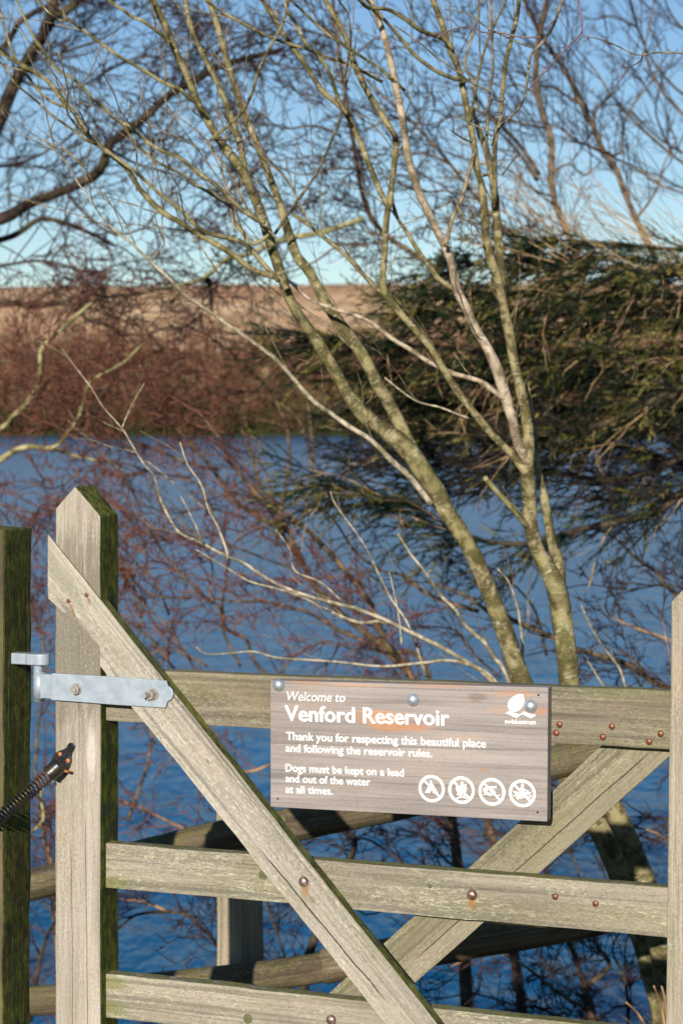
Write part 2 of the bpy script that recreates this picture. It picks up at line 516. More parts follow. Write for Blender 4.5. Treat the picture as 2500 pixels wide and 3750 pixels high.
# ------------------------------------------------------------------ the setting
def grid(name, xs, ys, hf, mat):
    mb = MB()
    for y in ys:
        for x in xs:
            mb.v.append((x, y, hf(x, y)))
            mb.g.append((x, y, 0))
    nx = len(xs)
    for j in range(len(ys) - 1):
        for i in range(nx - 1):
            a = j * nx + i
            mb.f.append((a, a + 1, a + 1 + nx, a + nx))
    return mb.build(name, mat)


def sst(a, b, x):
    t = min(1, max(0, (x - a) / (b - a)))
    return t * t * (3 - 2 * t)


def ground_h(x, y):
    z = 0.03 * noise.noise(Vector((x * 0.8, y * 0.8, 0)))
    if y > 3.9:
        z -= (y - 3.9) * 0.44 * sst(3.9, 4.6, y) if y < 14 else 10.1 * 0.44
        z += 0.12 * noise.noise(Vector((x * 0.7, y * 0.7, 3)))
    if y > 14: z = -4.4 - 0.3 * sst(14, 40, y)
    return z


n = NT('bank_turf')
f1 = n.noise(n.coords((1, 1, 1), 'Object'), 1.3, 6, 0.7)
f2 = n.noise(n.coords((1, 1, 1), 'Object'), 22, 5, 0.7)
c = n.mix(n.ramp(f1, 0.4, 0.6), (0.045, 0.05, 0.016), (0.11, 0.08, 0.045))
c = n.mix(n.ramp(f2, 0.4, 0.6, 0, 0.6), c, (0.03, 0.028, 0.012))
M['turf'] = n.done(c, 0.95, n.bump(f2, 0.03, 0.8), 0.1)
xs = [-60 + i * 1.0 for i in range(53)] + [-7.5 + i * 0.3 for i in range(51)] + [8 + i * 1.0 for i in range(53)]
ys = [-40 + i * 2 for i in range(20)] + [0 + i * 0.3 for i in range(55)] + [17, 20, 25, 32, 45, 60]
tag(grid('ground', xs, ys, ground_h, M['turf']), 'grassy bank falling away to the reservoir behind the gate', kind='structure')

n = NT('reservoir_water')
co = n.coords((1, 0.55, 1), 'Object')
w1 = n.noise(co, 1.6, 4, 0.55, 0.3)
w2 = n.noise(co, 0.13, 3, 0.5)
nm = n.bump(w1, 0.16, 0.9)
nm = n.bump(w2, 0.5, 0.6, nm)
n.b.inputs['IOR'].default_value = 1.33
M['water'] = n.done(n.mix(n.ramp(w2, 0.35, 0.65), (0.0, 0.078, 0.185), (0.0, 0.098, 0.225)), 0.20, nm, 0.26)
M['water'].node_tree.nodes['Principled BSDF'].inputs['Specular Tint'].default_value = (0.36, 0.84, 1.0, 1)
mb = MB()
mb.v = [(-900, 6.5, -2.5), (900, 6.5, -2.5), (900, 330, -2.5), (-900, 330, -2.5)]
mb.g = [(0, 0, 0)] * 4
mb.f = [(0, 1, 2, 3)]
tag(mb.build('water', M['water'], smooth=False), 'deep blue rippled reservoir water', kind='structure')


def hill_h(x, y):
    s = 292 + 6 * noise.noise(Vector((x / 60, 0, 5)))
    t = (y - s)
    z = -3.2 + min(max(t, -12), 8) * 0.11
    z += 5.0 * sst(0, 60, t)
    top = 28.3 + 1.2 * noise.noise(Vector((x / 150, 1.2, 0))) + 0.0015 * x
    z += (top) * (sst(12, 190, t) ** 0.9)
    z += 0.9 * noise.noise(Vector((x / 22, y / 22, 0))) * sst(10, 60, t)
    if t > 190: z += (t - 190) * 0.004
    return z


n = NT('moorland')
hx = n.coords((1, 1, 1), 'Object')
h1 = n.noise(hx, 0.022, 6, 0.7, 0.5)
h2 = n.noise(n.coords((1, 0.5, 1), 'Object'), 0.16, 5, 0.7)
h3 = n.noise(hx, 0.45, 4, 0.7)
c = n.mix(n.ramp(h1, 0.40, 0.60), (0.60, 0.41, 0.235), (0.47, 0.26, 0.14))
c = n.mix(n.ramp(h2, 0.48, 0.58, 0, 0.75), c, (0.20, 0.115, 0.065))
c = n.mix(n.ramp(h3, 0.5, 0.62, 0, 0.5), c, (0.56, 0.42, 0.27))
g = n.n('ShaderNodeTexCoord'); sx = n.n('ShaderNodeSeparateXYZ'); n.l(g.outputs['Object'], sx.inputs[0])
gz = n.math('ADD', sx.outputs['Z'], n.math('MULTIPLY', h1, 6.0))
c = n.mix(n.ramp(gz, 2.5, 6.5, 1.0, 0.0), c, (0.055, 0.065, 0.018))
M['moor'] = n.done(c, 0.95, n.bump(h3, 0.6, 0.6), 0.05)
xs = [-420 + i * 8 for i in range(106)]
ys = [282 + i * 6 for i in range(80)] + [770, 800, 850, 950, 1100, 1400]
xs = [-1500, -1200, -900, -700, -550] + xs + [550, 700, 900, 1200, 1500]
tag(grid('hill', xs, ys, hill_h, M['moor']), 'brown bracken covered moorland hillside across the reservoir', kind='structure')

# woodland belt on the far shore: reads as one mass
rnd = random.Random(11)


def far_wood():
    n = NT('far_woodland_twigs')
    a = n.noise(n.coords((1, 1, 1), 'Object'), 0.07, 3, 0.6)
    b = n.noise(n.coords((1, 1, 1), 'Object'), 0.5, 3, 0.6)
    c = n.mix(n.ramp(a, 0.42, 0.58), (0.13, 0.055, 0.034), (0.095, 0.062, 0.026))
    c = n.mix(n.ramp(b, 0.45, 0.62, 0, 0.6), c, (0.17, 0.085, 0.062))
    ga = n.n('ShaderNodeAttribute'); ga.attribute_name = 'g'
    gs_ = n.n('ShaderNodeSeparateXYZ'); n.l(ga.outputs['Vector'], gs_.inputs[0])
    c = n.mix(n.ramp(n.math('ADD', gs_.outputs['X'], n.math('MULTIPLY', b, 0.25)), 0.22, 0.42, 0.9, 0.0), c, (0.050, 0.047, 0.018))
    m = n.done(c, 0.9, None, 0.05)
    mb = MB()
    for k in range(1900):
        x = rnd.uniform(-95, 95)
        t = rnd.uniform(0, 1) ** 1.3
        y = 300 + t * 62 + rnd.uniform(-3, 3)
        z = hill_h(x, y)
        rr = rnd.uniform(1.4, 3.0) * (1 if t > 0.12 else 0.6)
        hh = rr * rnd.uniform(1.2, 1.9)
        for q in range(42):
            d = rvec(rnd).normalized() * rnd.uniform(0.3, 1.0) ** 0.5
            p = Vector((x + d.x * rr, y + d.y * rr, z + hh + d.z * hh))
            s = rnd.uniform(0.25, 0.8)
            a1, a2 = rvec(rnd).normalized() * s, rvec(rnd).normalized() * s * 0.7
            i = len(mb.v)
            mb.v += [p + a1, p + a2, p - a1]
            mb.g += [(t, 0, 0)] * 3
            mb.f.append((i, i + 1, i + 2))
    o = mb.build('woodland', m, smooth=False)
    tag(o, 'belt of bare reddish brown woodland along the far shore', 'woodland', kind='stuff')


far_wood()


# ------------------------------------------------------------------ the gate
gate = empty('field_gate', (GX0, GY0, 0.0), -TH)
tag(gate, 'weathered wooden pedestrian gate with diagonal braces and a steel strap hinge', 'gate')


def slab(name, polys, gdir, mat, parent, bev=0.003, wob=0.0012, seed=0, step=0.03, rough_edge=1.0, goff=None):
    "boards cut to polygons in the (u, z) plane between depths v0 and v1"
    bm = bmesh.new()
    for poly, v0, v1 in polys:
        fr = [bm.verts.new((u, v0, z)) for u, z in poly]
        bk = [bm.verts.new((u, v1, z)) for u, z in poly]
        bm.faces.new(fr)
        bm.faces.new(bk[::-1])
        k = len(poly)
        for i in range(k):
            bm.faces.new((fr[i], bk[i], bk[(i + 1) % k], fr[(i + 1) % k]))
    bmesh.ops.recalc_face_normals(bm, faces=bm.faces)
    if bev: bmesh.ops.bevel(bm, geom=list(bm.edges), offset=bev, segments=2, profile=0.6, affect='EDGES', clamp_overlap=True)
    gd = Vector((gdir[0], 0, gdir[1])).normalized()
    pr = Vector((-gd.z, 0, gd.x))
    al = [v.co.dot(gd) for v in bm.verts]
    ac = [v.co.dot(pr) for v in bm.verts]
    a = min(al) + step * 0.6
    while a < max(al) - 0.004:
        bmesh.ops.bisect_plane(bm, geom=list(bm.verts) + list(bm.edges) + list(bm.faces), plane_co=gd * a, plane_no=gd)
        a += step
    for t in (0.2, 0.5, 0.8):
        bmesh.ops.bisect_plane(bm, geom=list(bm.verts) + list(bm.edges) + list(bm.faces), plane_co=pr * (min(ac) + (max(ac) - min(ac)) * t), plane_no=pr)
    bm.verts.ensure_lookup_table()
    gsd = seed * 3.71
    cs = []
    for v in bm.verts:
        a, b = v.co.dot(gd), v.co.dot(pr)
        cs.append((a + (gsd if goff is None else 0), b + (gsd * 0.37 if goff is None else 0), v.co.y))
    for v in bm.verts:
        q = v.co + Vector((gsd, gsd, 0))
        d = noise.noise_vector(q * 11) * wob + noise.noise_vector(Vector((q.dot(gd) * 30, q.dot(pr) * 60, q.y * 60))) * wob * 0.7 * rough_edge
        v.co += Vector((d.x, d.y * 0.5, d.z))
    me = bpy.data.meshes.new(name)
    bm.to_mesh(me)
    bm.free()
    at = me.attributes.new('g', 'FLOAT_VECTOR', 'POINT')
    at.data.foreach_set('vector', [c for p in cs for c in p])
    me.materials.append(mat)
    o = bpy.data.objects.new(name, me)
    COL.objects.link(o)
    if parent: o.parent = parent
    return o



# left (hanging) stile
pt = [G(203, 1862, 0), G(275, 1781, 0), G(368, 1891, 0)]
uL, uR = G(203, 2500, 0)[0], G(369, 2500, 0)[0]
pts_l = [(uL, 0.09), (uR, 0.09), (uR, pt[2][1]), (pt[1][0], pt[1][1]), (uL, pt[0][1])]
slab('hanging_stile', [(pts_l, 0.0, 0.070)], (0, 1), M['stile'], gate, bev=0.003, seed=1)
# right (closing) stile
q0 = G(2456, 2205, 0); q1 = G(2434, 3750, 0)
du = (q1[0] - q0[0]) / (q1[1] - q0[1])
ub = q0[0] + du * (0.09 - q0[1])
pts_r = [(ub, 0.09), (ub + 0.085, 0.09), (q0[0] + 0.085, q0[1] - 0.012), (q0[0] + 0.043, q0[1] + 0.046), (q0[0], q0[1])]
slab('closing_stile', [(pts_r, 0.0, 0.070)], (0.0, 1), M['stile_r'], gate, bev=0.0035, seed=2)


def rail(yt0, yt1, yb0, yb1, mat, seed, name='rail'):
    # y values given at x = 390 and x = 2440
    v = 0.021
    ut = uR - 0.012
    xe = 2440 + 110
    A = G(390 - 40, line_y(390, yb0, 2440, yb1, 350), v)
    B = G(xe, line_y(390, yb0, 2440, yb1, xe), v)
    C = G(xe, line_y(390, yt0, 2440, yt1, xe), v)
    D = G(390 - 40, line_y(390, yt0, 2440, yt1, 350), v)
    return slab(name, [([A, B, C, D], v, v + 0.026)], (B[0] - A[0], B[1] - A[1]), mat, gate, bev=0.0028, seed=seed, wob=0.0014)


rail(2450, 2530, 2639, 2744, M['rail_top'], 3, 'top_rail')
rail(3087, 3251, 3252, 3433, M['rail'], 4)
rail(3566, 3783, 3727, 3965, M['rail'], 5)
rail(4080, 4360, 4240, 4535, M['rail'], 6)
rail(4560, 4900, 4720, 5070, M['rail'], 7)

# front brace, notched over the stile
v = -0.0045
poly_f = [G(*p, v) for p in [(175, 1956), (175, 2192), (201, 2216), (282, 2283), (366, 2366), (366, 2439), (1410, 3750), (2190, 4730), (2380, 4730), (1599, 3750), (366, 2192), (179, 1960)]]
poly_b = [(uR + 0.002, 0)]
v2 = 0.0
gdir = (poly_f[6][0] - poly_f[5][0], poly_f[6][1] - poly_f[5][1])
ptsb = [poly_f[5], poly_f[6], poly_f[7], poly_f[8], poly_f[9]]
# the thick rear half begins beside the stile
upper_at = G(378, 2185 + 6, v)
slope = (poly_f[9][1] - poly_f[10][1]) / (poly_f[9][0] - poly_f[10][0])
uu = uR + 0.003
zz = poly_f[10][1] + slope * (uu - poly_f[10][0])
zl = poly_f[5][1] + slope * (uu - poly_f[5][0])
back = [(uu, zl + 0.0), *ptsb[1:], (uu, zz)]
ins = 0.0006
slab('front_brace', [(poly_f, v, -0.0002), (back, -0.0028, 0.0205)], gdir, M['brace'], gate, bev=0.003, seed=8, wob=0.0014)

# rear brace behind the rails
v = 0.0475
rb = [G(*p, v) for p in [(1000, 3822), (1415, 3445), (1889, 3020), (2193, 2738), (2300, 2640), (2560, 2662), (2446, 2774), (1975, 3196), (1533, 3590), (1270, 3826)]]
slab('rear_brace', [(rb, v, v + 0.024)], (rb[3][0] - rb[1][0], rb[3][1] - rb[1][1]), M['rear_brace'], gate, bev=0.0025, seed=9)


def dome(name, u, z, v, r, h, mat, parent, seg=20, flat=False, collar=0.0):
    "a round bolt head standing off the face at depth v"
    mb = MB()
    rings = 7
    if collar:
        mb.v += [(u + r * math.cos(2 * math.pi * j / seg), v + 0.001, z + r * math.sin(2 * math.pi * j / seg)) for j in range(seg)]
    for i in range(rings):
        a = (i / rings) * math.pi / 2
        rr = r * math.cos(a); hh = collar + h * math.sin(a)
        for j in range(seg):
            b = 2 * math.pi * j / seg
            mb.v.append((u + rr * math.cos(b), v - hh, z + rr * math.sin(b)))
    k = rings + (1 if collar else 0)
    for i in range(k - 1):
        for j in range(seg):
            mb.f.append((i * seg + j, i * seg + (j + 1) % seg, (i + 1) * seg + (j + 1) % seg, (i + 1) * seg + j))
    top = len(mb.v)
    mb.v.append((u, v - collar - h, z))
    for j in range(seg):
        mb.f.append(((k - 1) * seg + j, (k - 1) * seg + (j + 1) % seg, top))
    mb.g = [(p[0], p[2], p[1]) for p in mb.v]
    o = mb.build(name, mat, parent)
    return o


for (x, y) in [(1109, 3230)]:
    u, z = G(x, y, -0.008)
    dome('bolt_head', u, z, -0.0045, 0.0086, 0.0055, M['rust_worn'], gate, collar=0.001)
for (x, y) in [(1725, 3279), (1210, 3738)]:
    u, z = G(x, y, 0.017)
    dome('bolt_head', u, z, 0.0212, 0.0086, 0.0055, M['rust_worn'], gate, collar=0.001)
for (x, y) in [(2030, 3285), (2178, 3310), (2046, 2654), (2034, 2685), (2238, 2661), (2205, 2700), (2416, 2688), (2374, 2717)]:
    u, z = G(x, y, 0.019)
    dome('nail_head', u, z, 0.0212, 0.0051, 0.0024, M['rust'], gate, seg=12, collar=0.0012)
for (x, y, vv, r) in [(318, 2179, -0.0046, 0.0042), (252, 2201, -0.0046, 0.0042)]:
    u, z = G(x, y, vv)
    dome('screw', u, z, vv, r, 0.0006, M['rust'], gate, seg=10)
for (x, y, vv, r) in [(964, 3203, 0.021, 0.0085), (908, 3731, 0.021, 0.0085), (1573, 3246, 0.021, 0.0036)]:
    u, z = G(x, y, vv)
    dome('wooden_plug', u, z, vv, r, 0.0010, M['plug'], gate, seg=14)


def stain_mat(name, colr):
    n = NT(name)
    a = n.n('ShaderNodeAttribute'); a.attribute_name = 'g'
    s = n.n('ShaderNodeSeparateXYZ'); n.l(a.outputs['Vector'], s.inputs[0])
    nz = n.noise(n.coords((60, 10, 1), 'Object'), 4, 3, 0.6)
    al = n.math('MULTIPLY', n.ramp(s.outputs['X'], 0.15, 1.0), n.ramp(s.outputs['Y'], 0.0, 1.0))
    al = n.math('MULTIPLY', al, n.ramp(nz, 0.2, 0.6, 0.35, 0.9))
    n.l(al, n.b.inputs['Alpha'])
    return n.done(colr, 0.9, None, 0.1)


M['rust_run'] = stain_mat('rust_run_stain', (0.36, 0.17, 0.05))


def rust_run(x, y, vv, L, w, parent, skew=0.0):
    u, z = G(x, y, vv)
    mb = MB()
    for i in range(5):
        t = i / 4
        for j in range(5):
            s = j / 4 - 0.5
            mb.v.append((u + s * w * (1.0 + 0.3 * t) + skew * t, vv - 0.0009, z - t * L))
            mb.g.append((1 - abs(s) * 2, 1 - t, 0))
    for i in range(4):
        for j in range(4):
            a = i * 5 + j
            mb.f.append((a, a + 1, a + 6, a + 5))
    mb.build('rust_stain', M['rust_run'], parent)


rust_run(1113, 3238, -0.005, 0.032, 0.022, gate, 0.006)
rust_run(1727, 3286, 0.0205, 0.030, 0.022, gate)
rust_run(325, 2190, -0.005, 0.016, 0.008, gate, 0.003)
rust_run(258, 2212, -0.005, 0.03, 0.008, gate, 0.012)

# strap hinge
v = -0.0100
st = [G(*p, v) for p in [(190, 2466), (400, 2478), (609, 2493)]]
sb = [G(*p, v) for p in [(605, 2593), (400, 2580), (186, 2563)]]
lob_c = G(604, 2540, v)
lobe = []
rl = 0.0125
for i in range(9):
    a = R(78 - i * 156 / 8)
    lobe.append((lob_c[0] + 0.003 + rl * math.cos(a) * 0.95, lob_c[1] + rl * math.sin(a)))
strap_poly = sb[::-1][0:1] + [sb[1], sb[0]] + lobe[::-1] + [st[2], st[1], st[0]]
strap = slab('strap_hinge', [(strap_poly, v, v + 0.005)], (1, 0), M['galv'], gate, bev=0.0009, seed=10, wob=0.0002)
# rolled eye
EV = 0.001
eu, ezt = G(147, 2460, EV)
_, ezb = G(147, 2558, EV)
mb = MB()
tube(mb, [Vector((eu, EV, ezb)), Vector((eu, EV, (ezb + ezt) / 2)), Vector((eu, EV, ezt))], [0.0112] * 3, 24, cap=True)
eye = mb.build('hinge_eye', M['galv'], strap)
eye['label'] = 'rolled steel eye at the end of the strap'
mb = MB()
u0, z0 = G(190, 2466, -0.0100)
zb = G(186, 2560, -0.0100)[1]
for (uu_, vv_) in [(eu + 0.006, -0.0088), (u0 + 0.001, -0.0097), (u0 + 0.001, -0.0053), (eu + 0.006, -0.003)]:
    mb.v += [(uu_, vv_, zb + 0.001), (uu_, vv_, z0 - 0.002)]
mb.f = [(0, 2, 3, 1), (2, 4, 5, 3), (4, 6, 7, 5), (6, 0, 1, 7), (0, 6, 4, 2), (1, 3, 5, 7)]
mb.g = [(0, 0, 0)] * 8
mb.build('hinge_neck', M['galv'], strap, smooth=False)


def nut(x, y, vv, r, parent, shank=0.007, skew=0.0):
    u, z = G(x, y, vv)
    mb = MB()
    for (rr, d0, d1, k) in [(r * 1.18, 0.0, 0.0014, 20), (r, 0.0014, 0.0075, 6), (r * 0.52, 0.0075, 0.0075 + shank, 12)]:
        b = len(mb.v)
        for d in (d0, d1):
            for j in range(k):
                a = 2 * math.pi * j / k + 0.3
                mb.v.append((u + rr * math.cos(a) - skew * d, vv - d, z + rr * math.sin(a)))
        for j in range(k):
            mb.f.append((b + j, b + (j + 1) % k, b + k + (j + 1) % k, b + k + j))
        mb.f.append(tuple(range(b + k, b + 2 * k)))
    mb.g = [(0, 0, 0)] * len(mb.v)
    mb.build('nut', M['nut'], parent, smooth=False)


nut(280, 2524, -0.0102, 0.0088, strap, 0.003)
nut(560, 2544, -0.0102, 0.0088, strap, 0.008, 0.6)

# ------------------------------------------------------------------ hanging post with its hook
post = empty('gate_post', (GX0 - 0.128 * gc + 0.013 * gs, GY0 + 0.128 * gs + 0.013 * gc, 0.0), -TH)
tag(post, 'dark green mossy square post cut by the left edge, carrying the hinge hook', 'post')
pu = 0.050
ztop = CAMZ - (1932 - YH) / F * 3.43
slab('post_body', [([(-0.056, -0.1), (pu - 0.0025, -0.1), (pu, ztop), (-0.05, ztop + 0.002)], -0.05, 0.05)], (0, 1), M['dark_post'], post, bev=0.004, wob=0.0022, seed=14, step=0.025)
# hook: flat arm out of the post's side, with a round end over the pin
to_post = Vector((-0.128, 0.013, 0))
hz_t, hz_b = G(147, 2393, EV)[1], G(147, 2434, EV)[1]
ax = eu + 0.128
av = EV - 0.013
mb = MB()
poly = []
for i in range(13):
    a = R(-90 + i * 15)
    poly.append((ax + 0.0185 * math.cos(a), av + 0.0135 * math.sin(a)))
poly += [(ax - 0.018, av + 0.0125), (ax - 0.022, av + 0.0105), (pu - 0.03, av + 0.0105), (pu - 0.03, av - 0.0105), (ax - 0.022, av - 0.0105), (ax - 0.018, av - 0.0125)]
k = len(poly)
for zz_ in (hz_b, hz_t):
    mb.v += [(p[0], p[1], zz_) for p in poly]
mb.f = [tuple(range(k))[::-1], tuple(range(k, 2 * k))] + [(j, (j + 1) % k, k + (j + 1) % k, k + j) for j in range(k)]
mb.g = [(0, 0, 0)] * len(mb.v)
hook = mb.build('hook_arm', M['galv'], post, smooth=False)
bv = hook.modifiers.new('edges', 'BEVEL'); bv.width = 0.0018; bv.segments = 2; bv.limit_method = 'ANGLE'
mb = MB()
tube(mb, [Vector((ax - 0.003, av, ezb - 0.005)), Vector((ax - 0.003, av, hz_b + 0.002))], [0.0083] * 2, 16, cap=True)
mb.build('hook_pin', M['galv'], hook)

# ------------------------------------------------------------------ closing spring
spring = empty('gate_spring', (GX0, GY0, 0.0), -TH)
tag(spring, 'black coil spring between gate and dark post, with rusty screws in its plate', 'spring')


def S(x, y):
    return (x / 4.48, 2650 + y / 4.48)


pl = [G(*S(*p), -0.003) for p in [(1150, 310), (1205, 325), (1232, 370), (1215, 425), (1185, 480), (1172, 545), (1180, 610), (1150, 720), (1105, 775), (980, 800), (860, 760), (800, 680), (860, 560), (905, 490), (960, 450), (1050, 420), (1100, 385), (1112, 345)]]
slab('mounting_plate', [(pl[::-1], -0.0035, -0.0005)], (0, 1), M['black_steel'], spring, bev=0.0008, seed=12, wob=0.0001)
for (x, y) in [(985, 500), (1116, 610)]:
    u, z = G(*S(x, y), -0.004)
    sc = dome('screw', u, z, -0.0035, 0.0038, 0.0013, M['orange_rust'], spring, seg=12)
# axis of the spring
a0 = Vector((G(*S(1010, 660), -0.018)[0], -0.018, G(*S(1010, 660), -0.018)[1]))
a1 = Vector((G(*S(-900, 2330), -0.088)[0], -0.088, G(*S(-900, 2330), -0.088)[1]))
ax_d = (a1 - a0).normalized()
nx = ax_d.cross(Vector((0, 1, 0))).normalized()
ny = ax_d.cross(nx)
mb = MB()
cup = [(0.0, 0.0125), (0.004, 0.0138), (0.012, 0.0142), (0.022, 0.0140), (0.0245, 0.0150), (0.026, 0.0150), (0.026, 0.010)]
tube(mb, [a0 + ax_d * c_[0] for c_ in cup], [c_[1] for c_ in cup], 22, cap=True)
mb.build('spring_cup', M['black_steel'], spring)
mb = MB()
pts = []
s0, L, pitch, rc = 0.020, (a1 - a0).length, 0.0066, 0.0108
turns = int((L - s0) / pitch)
for i in range(turns * 14):
    t = i / 14
    a = 2 * math.pi * t
    rr = rc * (0.97 if t < 5 else 1)
    pts.append(a0 + ax_d * (s0 + t * pitch) + nx * rr * math.cos(a) + ny * rr * math.sin(a))
n5 = 5 * 14
tube(mb, pts[n5:], [0.0017] * (len(pts) - n5), 7)
mb.build('coil', M['black_steel'], spring)
mb = MB()
tube(mb, pts[:n5 + 1], [0.00172] * (n5 + 1), 7)
o = mb.build('coil_end', metal('rusting_spring_steel', (0.06, 0.035, 0.025), (0.20, 0.075, 0.03), 200, 0.5, 0.4), spring)
o['label'] = 'rusty last turns of the coil beside the cup'
mb = MB()
p0, p1 = G(*S(1045, 770), -0.02), G(*S(1150, 800), -0.012)
tube(mb, [Vector((p0[0], -0.02, p0[1])), Vector((p1[0], -0.010, p1[1]))], [0.0022, 0.0027], 10, cap=True)
mb.build('rusty_pin', M['orange_rust'], spring)

# ------------------------------------------------------------------ the sign
VS = -0.0035
sgn = empty('welcome_sign', (GX0, GY0, 0.0), -TH)
tag(sgn, 'wooden reservoir welcome sign with white lettering bolted on the top rail of the gate', 'sign')
TL, TR, BR_, BL = G(990, 2491, VS), G(2006, 2518, VS), G(2002, 3009, VS), G(990, 2955, VS)
gd = Vector((TR[0] - TL[0], TR[1] - TL[1])).normalized()


def sg(x, y):
    "pixel -> grain coordinates on the sign face"
    u, z = G(x, y, VS)
    return (u * gd.x + z * gd.y, -u * gd.y + z * gd.x)


spots = []
for (x, y, rx, ry, colr, st_) in [(1395, 2628, 0.062, 0.017, (0.50, 0.22, 0.085), 0.85), (1480, 2662, 0.075, 0.010, (0.45, 0.19, 0.07), 0.75),
                                  (1880, 2540, 0.055, 0.006, (0.42, 0.22, 0.11), 0.6), (1850, 2600, 0.045, 0.010, (0.42, 0.24, 0.14), 0.5), (1745, 2553, 0.022, 0.012, (0.16, 0.10, 0.06), 0.7),
                                  (1290, 2510, 0.09, 0.004, (0.50, 0.27, 0.14), 0.6), (1769, 2820, 0.008, 0.003, (0.40, 0.15, 0.05), 0.8), (1700, 2700, 0.05, 0.006, (0.48, 0.30, 0.2), 0.35),
                                  (1975, 2605, 0.016, 0.008, (0.42, 0.18, 0.08), 0.6), (1130, 2500, 0.04, 0.006, (0.42, 0.2, 0.1), 0.5), (1600, 2510, 0.09, 0.006, (0.46, 0.22, 0.11), 0.45)]:
    g_ = sg(x, y)
    spots.append((g_[0], g_[1], rx, ry, colr, st_))
M['sign'] = wood('sign_board_wood', (0.215, 0.187, 0.170), (0.315, 0.275, 0.25), lichen=0.0, green=0.0, moss_top=0.0, warm=0.25, relief=0.5, spots=spots, finek=0.35, speck=0.25, lich_col=(0.5, 0.45, 0.38))
board = slab('board', [([BL, BR_, TR, TL], VS, 0.0205)], (gd.x, gd.y), M['sign'], sgn, bev=0.0012, seed=0, wob=0.0001, goff=True)
n = NT('worn_white_paint')
pn = n.noise(n.coords((60, 400, 400)), 1, 4, 0.7)
M['paint'] = n.done(n.mix(n.ramp(pn, 0.30, 0.45), (0.62, 0.58, 0.52), (0.84, 0.83, 0.80)), 0.6, None, 0.3)
VP = VS - 0.0008


def flat_mesh(name, pts_faces, parent, mat, v=VP):
    mb = MB()
    for poly in pts_faces:
        b = len(mb.v)
        mb.v += [(p[0], v, p[1]) for p in poly]
        mb.f.append(tuple(range(b, b + len(poly))))
    mb.g = [(p[0], p[2], 0) for p in mb.v]
    return mb.build(name, mat, parent, smooth=False)


def text_mesh(body, offset=0.0):
    cu = bpy.data.curves.new('lettering', 'FONT')
    cu.body = body
    cu.size = 1
    cu.offset = offset
    cu.resolution_u = 3
    ob = bpy.data.objects.new('lettering', cu)
    COL.objects.link(ob)
    dg = bpy.context.evaluated_depsgraph_get()
    me = bpy.data.meshes.new_from_object(ob.evaluated_get(dg))
    bpy.data.objects.remove(ob)
    bpy.data.curves.remove(cu)
    return me


hm = text_mesh('H')
CAPH = max(v_.co.y for v_ in hm.vertices)


def lettering(body, x0, y0, x1, y1, cap, offset=0.0, shear=0.0):
    me = text_mesh(body, 0.0)
    a, b = G(x0, y0, VP), G(x1, y1, VP)
    mnx = min(v_.co.x for v_ in me.vertices); mxx = max(v_.co.x for v_ in me.vertices)
    L = math.hypot(b[0] - a[0], b[1] - a[1])
    ex = ((b[0] - a[0]) / L, (b[1] - a[1]) / L)
    ey = (-ex[1], ex[0])
    sx = L / (mxx - mnx + shear * 0.3)
    sy = abs(G(x0, y0 - cap, VP)[1] - a[1]) / CAPH
    strikes = [(0, 0)] if offset == 0 else [(-offset, 0), (offset, 0), (0, offset * 0.6), (0, -offset * 0.6), (-offset * 0.6, offset * 0.4), (offset * 0.6, -offset * 0.4)]
    mb = MB()
    for k, (dx, dy) in enumerate(strikes):
        o_ = len(mb.v)
        for v_ in me.vertices:
            X = (v_.co.x - mnx + shear * v_.co.y + dx) * sx
            Y = (v_.co.y + dy) * sy
            mb.v.append((a[0] + ex[0] * X + ey[0] * Y, VP - 0.00004 * k, a[1] + ex[1] * X + ey[1] * Y))
        mb.f += [tuple(o_ + q for q in p.vertices) for p in me.polygons]
    mb.g = [(p[0], p[2], 0) for p in mb.v]
    bpy.data.meshes.remove(me)
    o = mb.build('lettering', M['paint'], sgn, smooth=False)
    o['label'] = 'painted line reading ' + body.rstrip('.')
    return o


def c3(x, y): return (950 + x / 1.4255, 2400 + y / 1.4255)


def put(body, x0, y0, x1, y1, cap, offset, shear=0.0):
    a, b = c3(x0, y0), c3(x1, y1)
    lettering(body, a[0], a[1], b[0], b[1], cap / 1.4255, offset, shear)


put('Welcome to', 135, 235, 448, 244, 47, 0.0, 0.22)
put('Venford Reservoir', 135, 340, 988, 366, 78, 0.026)
put('Thank you for respecting this beautiful place', 140, 440, 1180, 481, 40, 0.022)
put('and following the reservoir rules.', 138, 502, 900, 532, 39, 0.022)
put('Dogs must be kept on a lead', 137, 605, 752, 632, 38, 0.022)
put('and out of the water', 137, 660, 577, 680, 38, 0.022)
put('at all times.', 137, 717, 382, 727, 38, 0.022)
lettering('swlakestrust', 1847.8, 2648.7, 1961, 2652.5, 15.5, 0.018)


# leaf and wave emblem
def L6(x, y): return G(1780 + x / 6.272, 2480 + y / 6.272, VP)


leaf_l = [L6(*p) for p in [(838, 388), (720, 398), (620, 440), (540, 510), (492, 590), (485, 670), (515, 730), (560, 772), (570, 768), (600, 660), (660, 570), (740, 485)]]
leaf_r = [L6(*p) for p in [(838, 388), (752, 485), (672, 575), (612, 665), (583, 765), (600, 788), (640, 795), (720, 775), (790, 725), (835, 665), (868, 560), (866, 500)]]
wave1 = [L6(*p) for p in [(432, 832), (510, 775), (575, 785), (640, 822), (770, 858), (800, 825), (855, 788), (905, 808), (1000, 838), (1140, 873), (1035, 940), (985, 925), (850, 862), (800, 852), (752, 895), (690, 932), (640, 915), (500, 845)]]
flat_mesh('leaf_emblem', [leaf_l, leaf_r], sgn, M['paint'])
flat_mesh('wave_emblem', [wave1], sgn, M['paint'])
rim = R(0)


